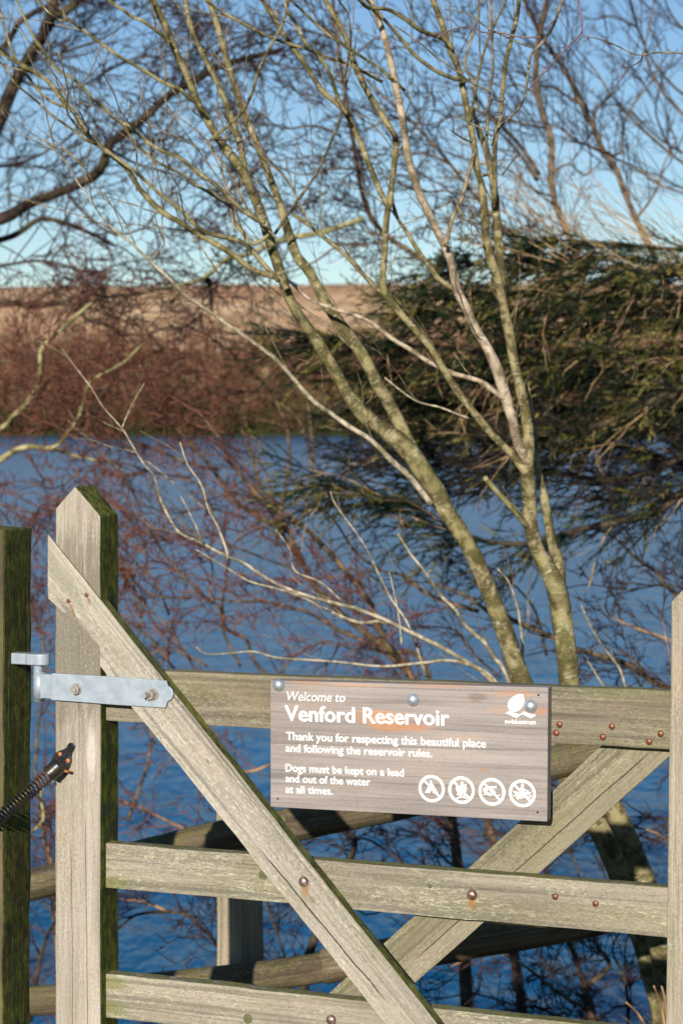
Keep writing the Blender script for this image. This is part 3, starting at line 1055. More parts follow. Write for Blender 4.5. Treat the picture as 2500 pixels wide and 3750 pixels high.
# prohibition roundels
def roundel(x, y, art, what):
    cu, cz = G(x, y, VP)
    Ro = 0.0215
    ex, ey = (gd.x, gd.y), (-gd.y, gd.x)

    def T(a, b): return (cu + Ro * (a * ex[0] + b * ey[0]), cz + Ro * (a * ex[1] + b * ey[1]))
    faces = []
    k = 40
    for j in range(k):
        a, b = 2 * math.pi * j / k, 2 * math.pi * (j + 1) / k
        faces.append([T(math.cos(a), math.sin(a)), T(math.cos(b), math.sin(b)), T(.79 * math.cos(b), .79 * math.sin(b)), T(.79 * math.cos(a), .79 * math.sin(a))])
    o = flat_mesh('prohibition_ring', faces, sgn, M['paint'])
    o['label'] = 'white prohibition ring against ' + what
    flat_mesh('slash', [[T(-.60, .52), T(-.50, .62), T(.62, -.50), T(.52, -.60)]], o, M['paint'], VP - 0.0002)
    flat_mesh('pictogram', [[T(*p) for p in poly] for poly in art], o, M['paint'], VP - 0.0004)


def disc(cx, cy_, r, k=14): return [(cx + r * math.cos(2 * math.pi * j / k), cy_ + r * math.sin(2 * math.pi * j / k)) for j in range(k)]


def wavy(y0, x0=-.62, x1=.62, amp=.05, th=.07, ph=0.0, k=14):
    out = []
    for j in range(k):
        a = x0 + (x1 - x0) * j / k; b = x0 + (x1 - x0) * (j + 1) / k
        fa, fb = amp * math.sin(a * 11 + ph), amp * math.sin(b * 11 + ph)
        out.append([(a, y0 + fa), (b, y0 + fb), (b, y0 + fb + th), (a, y0 + fa + th)])
    return out


tent = [[(-.52, -.33), (-.08, .48), (-.13, .62), (-.05, .58), (.0, .64), (.03, .48), (.12, .10), (-.12, -.26), (-.14, -.33)], [(.10, -.33), (.10, -.14), (.14, .30), (.50, -.33)], [(-.02, .40), (.08, .40), (.30, -.05), (.12, -.02)]]
fire = [[(-.42, .10), (-.36, -.10), (-.22, -.28), (.0, -.34), (.2, -.28), (.36, -.08), (.42, .14), (.36, .5), (.24, .34), (.06, .68), (-.02, .44), (-.14, .28), (-.26, .34), (-.28, .46), (-.38, .26)],
        [(-.40, -.58), (-.36, -.66), (.38, -.40), (.34, -.32)], [(-.38, -.34), (-.34, -.26), (.42, -.56), (.38, -.62)]]
swim = [disc(-.50, .12, .17), [(-.34, .28), (-.12, .40), (.38, .40), (.38, .28), (.02, .28), (.30, -.04), (.20, -.10), (-.18, .12)]] + wavy(-.26) + wavy(-.12, -.60, .2)
boat = [disc(.03, .58, .12), [(-.16, .40), (.06, .44), (.24, .30), (.48, .20), (.44, .12), (.20, .20), (.12, .10), (-.10, .10)], [(-.72, .16), (-.30, .08), (.30, .08), (.70, .14), (.54, -.08), (-.50, -.08)],
        [(-.44, -.38), (-.34, -.48), (-.02, -.10), (-.10, -.04)]] + wavy(-.22, -.66, .70) + wavy(-.36, -.50, .62)
roundel(1579.6, 2888, tent, 'camping')
roundel(1688.7, 2893.3, fire, 'fires')
roundel(1799.9, 2899.6, swim, 'swimming')
roundel(1911.0, 2905.2, boat, 'boating')
# bright collars and dome studs
for i, (x, y) in enumerate([(1018, 2509), (1509, 2563), (1940, 2587)]):
    u, z = G(x, y, VS - 0.004)
    dome('dome_stud', u, z, VS - 0.0002, 0.0101, 0.0078, M['stud'], sgn, seg=28, collar=0.0014)
for (x, y) in [(1970, 2545), (1017, 2925), (1967, 2975)]:
    u, z = G(x, y, VS)
    dome('screw_hole', u, z, VS - 0.0003, 0.0018, 0.0002, M['hole'], sgn, seg=8)

# ------------------------------------------------------------------ old post and rail fence behind
fence = empty('post_and_rail_fence', W(870, 3900, 4.25) * 1.0)
fence.location.z = ground_h(fence.location.x, fence.location.y)
tag(fence, 'old wooden fence of round rails on square posts just behind the gate', 'fence')


def world_tube(name, line, n, mat, parent, seed=0, cap=True, bump=0.06):
    mb = MB()
    off = parent.matrix_world.translation if False else parent.location
    tube(mb, [p - off for p, _ in line], [r for _, r in line], n, seed, cap, bump)
    mb.g = [(z, x, y) for x, y, z in mb.g]
    return mb.build(name, mat, parent)


def round_rail(px, Y0, Y1, w):
    world_tube('rail', traced(px, Y0, Y1, w, w * 0.97, 8), 16, M['log'], fence, seed=px[0][1])


round_rail([(-500, 3390), (150, 3232), (600, 3112), (784, 3068), (1100, 3010)], 4.25, 4.28, 118)
round_rail([(1050, 3022), (1500, 2930), (2000, 2800), (2700, 2620)], 4.22, 4.25, 128)
round_rail([(-500, 3700), (150, 3664), (560, 3618), (1000, 3570), (1300, 3520)], 4.25, 4.28, 112)
round_rail([(1180, 3540), (1740, 3445), (2150, 3370), (2800, 3240)], 4.20, 4.22, 128)


def fence_post(x0, x1, ytop, Yp):
    a, b = W(x0, ytop, Yp), W(x1, ytop, Yp)
    w = (b - a).length * 0.80
    off = fence.location
    cxm, cym = (a.x + b.x) / 2 - off.x, Yp + 0.05 - off.y
    rot = R(-34)
    h = a.z - off.z
    zb = ground_h(a.x, Yp) - 0.25 - off.z
    bm = bmesh.new()
    m4 = Matrix.Translation((cxm, cym, (h + zb) / 2)) @ Matrix.Rotation(rot, 4, 'Z') @ Matrix.Diagonal((w * 0.92, w * 0.92, h - zb, 1))
    bmesh.ops.create_cube(bm, size=1, matrix=m4)
    bmesh.ops.bevel(bm, geom=list(bm.edges), offset=0.004, segments=2, affect='EDGES')
    for i in range(1, 14):
        bmesh.ops.bisect_plane(bm, geom=list(bm.verts) + list(bm.edges) + list(bm.faces), plane_co=(0, 0, zb + (h - zb) * i / 14), plane_no=(0, 0, 1))
    me = bpy.data.meshes.new('post')
    for v_ in bm.verts: v_.co += noise.noise_vector(v_.co * 9) * 0.0025
    bm.to_mesh(me); bm.free()
    at = me.attributes.new('g', 'FLOAT_VECTOR', 'POINT')
    at.data.foreach_set('vector', [c_ for v_ in me.vertices for c_ in (v_.co.z, v_.co.x, v_.co.y)])
    me.materials.append(M['old_post'])
    o = bpy.data.objects.new('post', me)
    COL.objects.link(o); o.parent = fence


fence_post(788, 962, 2945, 4.36)
fence_post(-620, -450, 3050, 4.36)
fence_post(2560, 2740, 2480, 4.36)

# ------------------------------------------------------------------ the young birches
def tree_root(name, base, label, cat, group=None):
    o = empty(name, base)
    tag(o, label, cat, group)
    return o


class Tree:
    def __init__(s, name, base, label, cat, bark_m, twig_m, seed, group=None):
        s.root = tree_root(name, base, label, cat, group)
        s.off = Vector(base)
        s.bark, s.twm = bark_m, twig_m
        s.tw = MB()
        s.rnd = random.Random(seed)
        s.lines = []

    def limb(s, px, Y0, Y1, w0, w1, n=8, mat=None, name='limb', sub=4, widths=None, wob=0.02, bump=0.10, twigs=True):
        ln = traced(px, Y0, Y1, w0, w1, sub, s.rnd, wob, widths)
        mb = MB()
        tube(mb, [p - s.off for p, _ in ln], [r for _, r in ln], n, s.rnd.random() * 9, True, bump)
        o = mb.build(name, mat or s.bark, s.root)
        if twigs: s.lines.append(ln)
        return ln

    def twigs_on(s, ln, per_m, L, r, P, bias_d=Vector((0, 0, 0)), mix=0.5, t0=0.05, spread=1.0):
        rnd = s.rnd
        tot = sum((ln[i + 1][0] - ln[i][0]).length for i in range(len(ln) - 1))
        k = int(tot * per_m + rnd.random())
        for _ in range(k):
            x = rnd.uniform(t0, 0.999) * (len(ln) - 1)
            i = int(x)
            p = ln[i][0].lerp(ln[i + 1][0], x - i)
            d = (ln[i + 1][0] - ln[i][0]).normalized()
            side = d.cross(rvec(rnd)).normalized()
            nd = d * mix + side * spread * 0.6 + bias_d
            nd.normalize()
            spray(s.tw, rnd, p - s.off, nd, L * rnd.uniform(0.5, 1.4), r * rnd.uniform(0.7, 1.2), 0, P)

    def finish(s, mat=None):
        if s.tw.v:
            o = s.tw.build('twigs', mat or s.twm, s.root)
            o['kind'] = 'stuff'
            s.tw = MB()


def base_pt(x, y, Y):
    p = W(x, y, Y)
    p.z = ground_h(p.x, p.y)
    return p


PB = dict(segs=[6, 4], jit=[0.12, 0.15], bias=Vector((-0.02, 0, 0.05)), nc=[1.6], ang=0.6, lr=0.45, rr=0.7, rmin=0.0008, rtip=0.45)

b1 = base_pt(2455, 3740, 4.95)
T1 = Tree('birch_sapling', b1, 'lichened birch whose stems lean furthest left, its trunk crossing behind the middle of the sign', 'birch tree', M['birch'], M['birch_twig'], 21)
T1.limb([(2472, 4330), (2435, 3760), (2392, 3560), (2330, 3350), (2251, 3154), (2190, 3030), (2090, 2860), (1995, 2690), (1911, 2500), (1847, 2315), (1762, 2097), (1707, 1988), (1639, 1880), (1599, 1805), (1537, 1710), (1485, 1640)],
        4.95, 4.75, 90, 74, 14, name='trunk', widths=[105, 100, 98, 92, 88, 86, 82, 78, 75, 68, 62, 62, 66, 70, 72, 70], twigs=False)
A = T1.limb([(1537, 1710), (1478, 1632), (1408, 1578), (1327, 1514), (1265, 1431), (1211, 1335), (1163, 1254), (1116, 1186), (1068, 1110), (1034, 1020), (1007, 941), (972, 827), (938, 735), (903, 660), (869, 597), (823, 540), (797, 504), (759, 440), (721, 370), (689, 287), (657, 217), (631, 159), (600, 83), (561, 0), (530, -80)],
            4.76, 4.5, 72, 20, 12, name='limb', widths=[70, 70, 60, 54, 48, 46, 44, 40, 36, 36, 38, 38, 36, 34, 32, 32, 30, 28, 28, 26, 26, 28, 28, 24, 20])
B = T1.limb([(1530, 1700), (1476, 1580), (1435, 1499), (1381, 1403), (1327, 1301), (1265, 1213), (1197, 1118), (1136, 1002), (1087, 938), (1064, 873), (1041, 804), (1018, 729), (972, 608), (938, 517), (909, 448), (893, 414), (874, 357), (848, 274), (823, 191), (797, 96), (765, 0), (745, -70)],
            4.76, 4.9, 50, 20, 12, widths=[56, 50, 48, 46, 44, 44, 42, 36, 36, 34, 32, 28, 26, 26, 26, 24, 24, 24, 24, 22, 20, 18])
C = T1.limb([(903, 660), (893, 612), (886, 560), (868, 490), (842, 421), (820, 360), (797, 306), (752, 217), (721, 153), (695, 83), (676, 0), (665, -60)], 4.6, 4.75, 26, 16, 9)
D = T1.limb([(1575, 1845), (1503, 1750), (1435, 1689), (1361, 1614), (1286, 1567), (1218, 1519), (1150, 1471), (1088, 1403), (1041, 1349), (1000, 1308), (900, 1233), (775, 1147), (677, 1078), (620, 1020), (545, 952), (485, 893), (434, 855), (376, 797), (332, 733), (287, 670), (242, 593), (159, 510)],
            4.72, 4.3, 24, 4, 9, mat=M['pale_twig'], widths=[24, 22, 20, 18, 18, 17, 18, 17, 16, 16, 15, 14, 13, 12, 11, 9, 8, 7, 6, 6, 5, 4])
E = T1.limb([(1050, 1060), (1020, 1020), (926, 987), (850, 930), (791, 893), (733, 861), (663, 816), (606, 784), (555, 740), (510, 689), (459, 612), (383, 548), (312, 485), (274, 415), (236, 376), (172, 293), (77, 236), (0, 185), (-60, 150)],
            4.6, 4.45, 24, 12, 9, widths=[24, 23, 22, 22, 22, 22, 20, 22, 22, 20, 18, 18, 17, 16, 17, 16, 16, 15, 14])
Fb = T1.limb([(1020, 1030), (960, 960), (893, 890), (823, 869), (753, 850), (702, 812), (670, 775), (600, 722), (536, 664), (491, 625), (440, 588), (383, 545)], 4.6, 4.5, 18, 13, 8)
Gb = T1.limb([(968, 815), (938, 804), (893, 772), (848, 733), (804, 689), (753, 651), (702, 612), (663, 580), (612, 561), (574, 542), (529, 510), (478, 466), (421, 434), (376, 389), (332, 357), (306, 319), (255, 281), (210, 255), (170, 200), (134, 153), (96, 77), (64, 0), (50, -50)],
             4.52, 4.35, 17, 8, 8)
Hb = T1.limb([(985, 860), (931, 893), (893, 855), (861, 816), (842, 759), (791, 721), (727, 682), (676, 644), (612, 612), (548, 574), (497, 523), (446, 459)], 4.56, 4.7, 15, 9, 8)
I = T1.limb([(735, 390), (721, 376), (689, 357), (657, 325), (619, 312), (574, 287), (523, 255), (466, 223), (415, 191), (364, 153), (312, 115), (261, 77), (223, 45), (172, 0), (120, -45)], 4.52, 4.4, 15, 10, 8)
J = T1.limb([(300, 105), (261, 80), (217, 73), (185, 51), (140, 6), (110, -30)], 4.41, 4.35, 9, 7, 7)
K = T1.limb([(625, 160), (600, 134), (568, 108), (523, 77), (485, 61), (440, 29), (395, 0), (350, -30)], 4.5, 4.4, 15, 11, 8)
Lb = T1.limb([(319, 485), (265, 405), (198, 376), (147, 338), (96, 268), (51, 198), (29, 140), (6, 57), (-10, -20)], 4.45, 4.6, 13, 8, 7)
Mb = T1.limb([(350, 525), (319, 515), (281, 485), (191, 421), (128, 364), (57, 306), (32, 261), (0, 225), (-40, 190)], 4.45, 4.3, 11, 7, 7)
HH = T1.limb([(770, 512), (800, 488), (880, 419), (921, 344), (949, 253), (989, 172), (1030, 98), (1058, 0), (1070, -60)], 4.56, 4.3, 12, 10, 7)
T1.limb([(1007, 855), (1053, 786), (1110, 706), (1167, 620), (1219, 499), (1236, 465), (1259, 367), (1265, 276), (1282, 172), (1282, 103), (1271, 46), (1242, 5), (1225, -30)], 4.75, 4.2, 13, 7, 7, mat=M['haw'])
for px, w0, w1 in [([(548, 948), (600, 900), (596, 850), (590, 700), (570, 560), (600, 400)], 6, 3), ([(860, 850), (834, 700), (800, 600), (770, 540), (790, 480)], 9, 5), ([(1010, 870), (905, 760), (850, 650), (740, 500), (640, 420), (550, 370)], 9, 5),
                   ([(500, 700), (500, 640), (503, 560), (490, 530)], 7, 4), ([(446, 460), (470, 430), (480, 370)], 7, 5), ([(300, 310), (340, 250), (372, 155)], 5, 4),
                   ([(350, 530), (250, 420), (250, 330), (215, 190)], 9, 6), ([(900, 890), (830, 700), (640, 430), (590, 330)], 6, 4), ([(1140, 830), (1040, 640), (960, 560), (900, 400), (860, 300)], 8, 4),
                   ([(800, 1000), (720, 880), (640, 760), (600, 600), (590, 500)], 6, 3), ([(500, 905), (450, 800), (360, 700), (300, 600), (160, 510)], 5, 3)]:
    T1.limb(px, 4.55, T1.rnd.uniform(4.3, 4.8), w0, w1, 6, mat=M['birch_twig'])
for ln in T1.lines:
    T1.twigs_on(ln, 7.5, 0.20, 0.0019, PB, Vector((-0.1, 0, 0.35)), 0.75)
T1.finish()

b2 = base_pt(2500, 3740, 4.8)
T2 = Tree('birch_sapling', b2, 'birch rising right of the sign, forking low into upright mottled stems', 'birch tree', M['birch'], M['birch_twig'], 22)
T2.limb([(2500, 4330), (2466, 3740), (2430, 3520), (2388, 3330), (2338, 3180), (2297, 3077), (2250, 2975), (2172, 2830), (2115, 2680), (2084, 2500), (2070, 2372), (2052, 2231), (2031, 2140), (1996, 2070), (1961, 2005), (1942, 1916), (1937, 1831), (1931, 1754), (1931, 1670)],
        4.8, 4.6, 90, 46, 14, name='trunk', widths=[100, 96, 92, 90, 84, 82, 82, 80, 80, 78, 77, 79, 74, 62, 53, 50, 52, 50, 46], twigs=False)
T2.limb([(2050, 2150), (2045, 2077), (2021, 1993), (2006, 1909), (1989, 1810), (1972, 1740), (1960, 1640), (1950, 1540), (1930, 1400)], 4.65, 4.8, 46, 14, 10, widths=[46, 45, 38, 34, 32, 26, 20, 16, 12], twigs=False)
P_ = T2.limb([(1931, 1690), (1932, 1580), (1912, 1458), (1884, 1342), (1864, 1226), (1843, 1124), (1830, 1002), (1826, 900), (1818, 804), (1810, 718), (1797, 630), (1776, 540), (1750, 470), (1730, 400)],
             4.6, 4.75, 44, 14, 12, mat=M['birch'], widths=[45, 42, 38, 36, 38, 34, 30, 32, 32, 30, 26, 24, 20, 16])
V_ = T2.limb([(1843, 1124), (1820, 1020), (1795, 947), (1778, 861), (1772, 775), (1764, 689), (1746, 620), (1735, 534), (1718, 448), (1698, 344), (1680, 258), (1657, 201), (1634, 144), (1611, 69), (1585, 0), (1570, -60)],
             4.66, 4.55, 34, 20, 11, widths=[34, 34, 34, 32, 30, 26, 24, 24, 24, 23, 24, 24, 24, 22, 22, 20])
Q_ = T2.limb([(1932, 1700), (1891, 1614), (1877, 1546), (1850, 1458), (1823, 1362), (1782, 1274), (1741, 1206), (1701, 1118), (1673, 1063), (1653, 968), (1626, 900), (1592, 832), (1558, 758), (1523, 677), (1500, 603), (1483, 505), (1472, 430), (1454, 344), (1437, 258), (1420, 184), (1397, 103), (1363, 17), (1340, -60)],
             4.6, 4.45, 36, 20, 12, mat=M['birch_light'], widths=[36, 36, 38, 44, 44, 36, 34, 34, 34, 30, 27, 28, 28, 28, 28, 26, 27, 27, 26, 24, 22, 20, 18])
T2.limb([(1673, 1063), (1612, 1029), (1571, 975), (1531, 920), (1489, 850), (1454, 798), (1437, 740), (1440, 640)], 4.56, 4.65, 24, 7, 9)
S_ = T2.limb([(1930, 1735), (1877, 1669), (1803, 1594), (1735, 1512), (1673, 1431), (1633, 1369), (1585, 1288), (1531, 1220), (1469, 1152), (1415, 1084), (1401, 1022), (1404, 960), (1408, 918), (1414, 804), (1426, 735), (1437, 649), (1446, 574), (1449, 517), (1437, 482), (1403, 430), (1363, 367), (1328, 304), (1294, 230), (1276, 166), (1248, 98), (1196, 11), (1170, -40)],
             4.6, 4.5, 30, 20, 10, widths=[36, 30, 29, 28, 28, 27, 26, 25, 27, 28, 26, 24, 23, 24, 23, 22, 24, 24, 22, 22, 22, 22, 22, 21, 20, 20, 18])
T2.limb([(1430, 1100), (1367, 1043), (1313, 988), (1265, 934), (1190, 873), (1133, 827), (1075, 786)], 4.58, 4.7, 18, 14, 9)
T2.limb([(1845, 1460), (1823, 1444), (1769, 1403), (1714, 1383), (1646, 1363), (1565, 1322), (1503, 1281), (1435, 1240), (1354, 1179), (1292, 1152), (1245, 1138), (1136, 1097), (1068, 1036), (1000, 1000)], 4.58, 4.8, 20, 12, 9, mat=M['birch_light'])
DD = T2.limb([(1420, 770), (1417, 752), (1386, 689), (1351, 603), (1317, 517), (1282, 442), (1265, 413), (1219, 367), (1179, 333), (1139, 270), (1099, 212), (1058, 155), (1030, 109), (989, 46), (961, 0), (930, -50)], 4.55, 4.4, 22, 17, 9)
T2.limb([(1270, 420), (1242, 373), (1219, 304), (1196, 247), (1167, 207), (1121, 161), (1087, 92), (1053, 40), (1035, -20)], 4.45, 4.3, 15, 11, 8)
T2.limb([(1400, 300), (1265, 230), (1202, 212), (1121, 178), (1058, 161), (966, 126), (857, 69), (800, 34), (750, 0)], 4.55, 4.3, 13, 10, 8)
T2.limb([(1480, 330), (1426, 281), (1374, 241), (1288, 184), (1225, 143), (1167, 98), (1121, 52), (1070, 6), (1040, -30)], 4.5, 4.35, 13, 9, 8)
T2.limb([(1700, 300), (1690, 290), (1661, 287), (1604, 264), (1552, 230), (1506, 189), (1460, 132), (1409, 75), (1360, 20), (1330, -20)], 4.56, 4.4, 17, 11, 8)
T2.limb([(1660, 180), (1615, 138), (1546, 115), (1489, 75), (1420, 34), (1351, 29), (1317, 0), (1290, -30)], 4.55, 4.3, 18, 14, 8)
T2.limb([(1810, 760), (1812, 517), (1830, 448), (1835, 373), (1844, 287), (1853, 218), (1876, 126), (1893, 57), (1898, 0), (1900, -40)], 4.7, 4.5, 20, 15, 9)
T2.limb([(1718, 448), (1740, 330), (1765, 210), (1800, 110), (1840, 30), (1860, -20)], 4.58, 4.4, 12, 8, 7)
T2.limb([(1750, 400), (1730, 300), (1700, 230), (1740, 100), (1760, 0)], 4.58, 4.5, 11, 8, 7, mat=M['birch_twig'])
# snapped stub with lichen beside the trunk
T2.limb([(1925, 1925), (1912, 1909), (1877, 1866), (1821, 1803), (1790, 1768), (1775, 1751)], 4.62, 4.5, 22, 20, 9, mat=M['lichen_bark'], twigs=False)
T2.limb([(1912, 1885), (1880, 1850), (1850, 1800), (1838, 1780)], 4.55, 4.5, 7, 5, 6, twigs=False)
for px, w0, w1 in [([(1772, 900), (1740, 830), (1700, 800), (1660, 730), (1640, 720)], 8, 5), ([(1725, 520), (1690, 505), (1655, 480), (1648, 478)], 10, 5), ([(1838, 640), (1860, 610), (1900, 560), (1905, 590)], 8, 5),
                   ([(1735, 560), (1700, 690), (1690, 730), (1655, 800), (1630, 900)], 16, 18)]:
    T2.limb(px, 4.6, 4.5, w0, w1, 6, mat=M['birch_twig'])
for ln in T2.lines:
    T2.twigs_on(ln, 6.5, 0.19, 0.0019, PB, Vector((-0.1, 0, 0.4)), 0.75)
T2.finish()

# ------------------------------------------------------------------ arching shoots nearer the water
b3 = base_pt(2000, 2900, 5.3)
T3 = Tree('willow_bush', b3, 'low leaning bush whose pale lichened shoots arch left just above the top rail', 'bush', M['pale_twig'], M['birch_twig'], 23)
L3 = [
    ([(1960, 3300), (1900, 2700), (1793, 2491), (1723, 2435), (1631, 2379), (1533, 2330), (1400, 2266), (1306, 2229), (1229, 2210), (1114, 2178), (1031, 2146), (961, 2108), (897, 2064), (834, 2038), (783, 2013), (738, 1987), (674, 1961), (636, 1923), (588, 1828), (566, 1745), (528, 1700), (488, 1635), (448, 1570), (379, 1491), (333, 1417), (275, 1342), (230, 1279)], 5.2, 4.7, 24, 4),
    ([(1500, 2310), (1400, 2277), (1318, 2280), (1229, 2248), (1140, 2204), (1070, 2172), (974, 2146), (910, 2127), (815, 2070), (719, 2013)], 5.0, 4.8, 14, 5),
    ([(835, 2045), (827, 2006), (795, 1923), (764, 1866), (738, 1777), (687, 1700), (660, 1620)], 4.85, 4.8, 10, 5),
    ([(760, 1868), (668, 1796), (572, 1713), (540, 1690)], 4.82, 4.7, 6, 4),
    ([(745, 2000), (725, 1942), (690, 1870), (662, 1815)], 4.85, 4.8, 8, 5),
    ([(448, 1566), (480, 1490), (528, 1405)], 4.75, 4.7, 6, 4),
    ([(1900, 2650), (1800, 2480), (1667, 2421), (1540, 2428), (1400, 2440), (1236, 2424), (1133, 2417), (1012, 2408), (929, 2386), (846, 2392), (757, 2395), (720, 2370)], 5.1, 4.9, 14, 5),
    ([(1930, 2700), (1850, 2465), (1810, 2410), (1776, 2356), (1707, 2295), (1667, 2233), (1612, 2179), (1558, 2097), (1503, 2029), (1456, 1954)], 5.1, 4.9, 20, 8),
    ([(1905, 2440), (1912, 2372), (1902, 2273), (1891, 2217), (1863, 2133), (1821, 2084)], 5.0, 4.9, 13, 6),
    ([(2340, 2700), (2284, 2500), (2263, 2442), (2214, 2379), (2165, 2301), (2126, 2217)], 5.2, 5.0, 13, 6),
    ([(1741, 1539), (1680, 1519), (1612, 1492), (1517, 1465), (1408, 1383)], 4.7, 4.8, 8, 6),
    ([(1560, 2480), (1500, 2300), (1430, 2190), (1390, 2110), (1330, 1990), (1230, 1850), (1210, 1800)], 5.2, 5.1, 9, 5),
    ([(1470, 2360), (1460, 2260), (1440, 2160), (1425, 2095)], 5.0, 5.0, 7, 4),
    ([(1250, 2200), (1170, 2130), (1080, 2090), (1060, 2010), (1010, 1940)], 5.0, 5.0, 7, 4),
    ([(2240, 2560), (2200, 2500), (2150, 2420), (2130, 2400)], 4.9, 4.9, 9, 5),
]
for px, y0, y1, w0, w1 in L3:
    T3.limb(px, y0, y1, w0, w1, 7, sub=5, bump=0.15)
for ln in T3.lines:
    T3.twigs_on(ln, 5, 0.16, 0.0014, PB, Vector((-0.3, 0, 0.3)), 0.6)
T3.finish()

# ------------------------------------------------------------------ hawthorn boughs reaching into the top right
b4 = base_pt(3000, 3500, 3.9)
b4.x = 1.75
T4 = Tree('hawthorn_tree', b4, 'hawthorn whose dark thorny twigs hang into the top right corner', 'hawthorn', M['haw'], M['haw_twig'], 24)
trunk_ln = [(Vector((1.75, 3.95, b4.z - 0.1)), 0.06), (Vector((1.78, 3.9, 1.2)), 0.05), (Vector((1.62, 3.8, 2.1)), 0.04), (Vector((1.3, 3.7, 2.75)), 0.028), (Vector((0.9, 3.6, 2.95)), 0.02), (Vector((0.45, 3.5, 2.75)), 0.012), (W(1798, -60, 3.5), 0.004)]
ln = smooth_line(trunk_ln, 5)
mb = MB(); tube(mb, [p - T4.off for p, _ in ln], [r for _, r in ln], 10, 3, True, 0.1); mb.build('trunk', M['haw'], T4.root)
for px, w0, w1, yy in [
    ([(1798, -70), (1798, 0), (1801, 86), (1801, 172), (1804, 247), (1795, 316), (1789, 373), (1784, 448), (1781, 517), (1789, 574), (1796, 620), (1780, 640), (1762, 640)], 11, 12, 3.5),
    ([(2060, -80), (2056, 0), (2045, 34), (2025, 92), (1990, 149), (1944, 201), (1930, 287), (1921, 350), (1898, 396), (1853, 442), (1818, 482), (1800, 530)], 12, 8, 3.55),
    ([(2115, -70), (2117, 0), (2125, 57), (2131, 109), (2117, 132), (2076, 172), (2013, 241), (1933, 327)], 7, 7, 3.6),
    ([(1979, 137), (1904, 135), (1830, 120), (1766, 118), (1715, 98), (1652, 109), (1600, 138)], 7, 5, 3.5),
    ([(1944, 172), (1887, 152), (1830, 123), (1784, 103), (1715, 52), (1634, 34)], 8, 4, 3.5),
    ([(2560, 195), (2500, 195), (2404, 192), (2329, 201), (2254, 166), (2185, 141), (2131, 135)], 8, 4, 3.3),
    ([(2352, 196), (2345, 220), (2323, 236), (2300, 246), (2277, 241)], 6, 4, 3.32),
    ([(1790, 332), (1784, 330), (1726, 304), (1669, 258), (1600, 212), (1540, 160), (1440, 90)], 8, 5, 3.5),
    ([(1800, 500), (1772, 476), (1738, 459), (1675, 430), (1650, 445)], 8, 4, 3.5),
    ([(1800, 360), (1830, 372), (1850, 360), (1838, 355)], 6, 3, 3.5),
    ([(1930, 330), (1950, 328)], 5, 3, 3.55), ([(1855, 440), (1830, 412), (1810, 415)], 6, 3, 3.55), ([(1728, 105), (1705, 150), (1682, 200)], 4, 2, 3.5),
    ([(2040, 60), (2000, 100), (1975, 100)], 5, 3, 3.55)]:
    T4.limb(px, yy, yy + T4.rnd.uniform(-0.08, 0.08), w0, w1, 7, mat=M['haw'] if w0 > 7.5 else M['haw_twig'], name='limb', bump=0.2)
PT = dict(segs=[2], jit=[0.1], bias=Vector((0, 0, 0)), nc=[], ang=0.8, lr=0.4, rr=0.7, rmin=0.0006, rtip=0.3)
for ln in T4.lines:
    T4.twigs_on(ln, 38, 0.012, 0.0013, PT, Vector((0, 0, 0)), 0.2, spread=1.6)
    T4.twigs_on(ln, 5, 0.05, 0.0010, PT, Vector((0, 0, 0)), 0.5, spread=1.2)
T4.finish()

# ------------------------------------------------------------------ background trees
BG = []


def auto_tree(name, base, label, cat, seed, boughs, P, per_m, L, r, bark_m, twig_m, bias=Vector((-0.25, 0, 0.1)), trunk=None, mix=0.6, group=None, bump=0.1, spread=1.0):
    t = Tree(name, base, label, cat, bark_m, twig_m, seed, group)
    if trunk:
        px, y0, y1, w0, w1 = trunk
        t.limb(px, y0, y1, w0, w1, 10, name='trunk', bump=bump)
    for b in boughs:
        px, y0, y1, w0, w1 = b[:5]
        t.limb(px, y0, y1, w0, w1, 6, mat=(b[5] if len(b) > 5 else None), wob=0.12, bump=bump, sub=3)
    for ln in t.lines:
        t.twigs_on(ln, per_m, L, r, P, bias, mix, spread=spread)
    t.finish()
    return t


PW = dict(segs=[7, 5, 4], jit=[0.20, 0.24, 0.25], bias=Vector((-0.03, 0, 0.01)), nc=[5, 3], ang=0.75, lr=0.52, rr=0.68, rmin=0.0022, rtip=0.5)
PW2 = dict(PW, nc=[6, 4], rmin=0.0026)

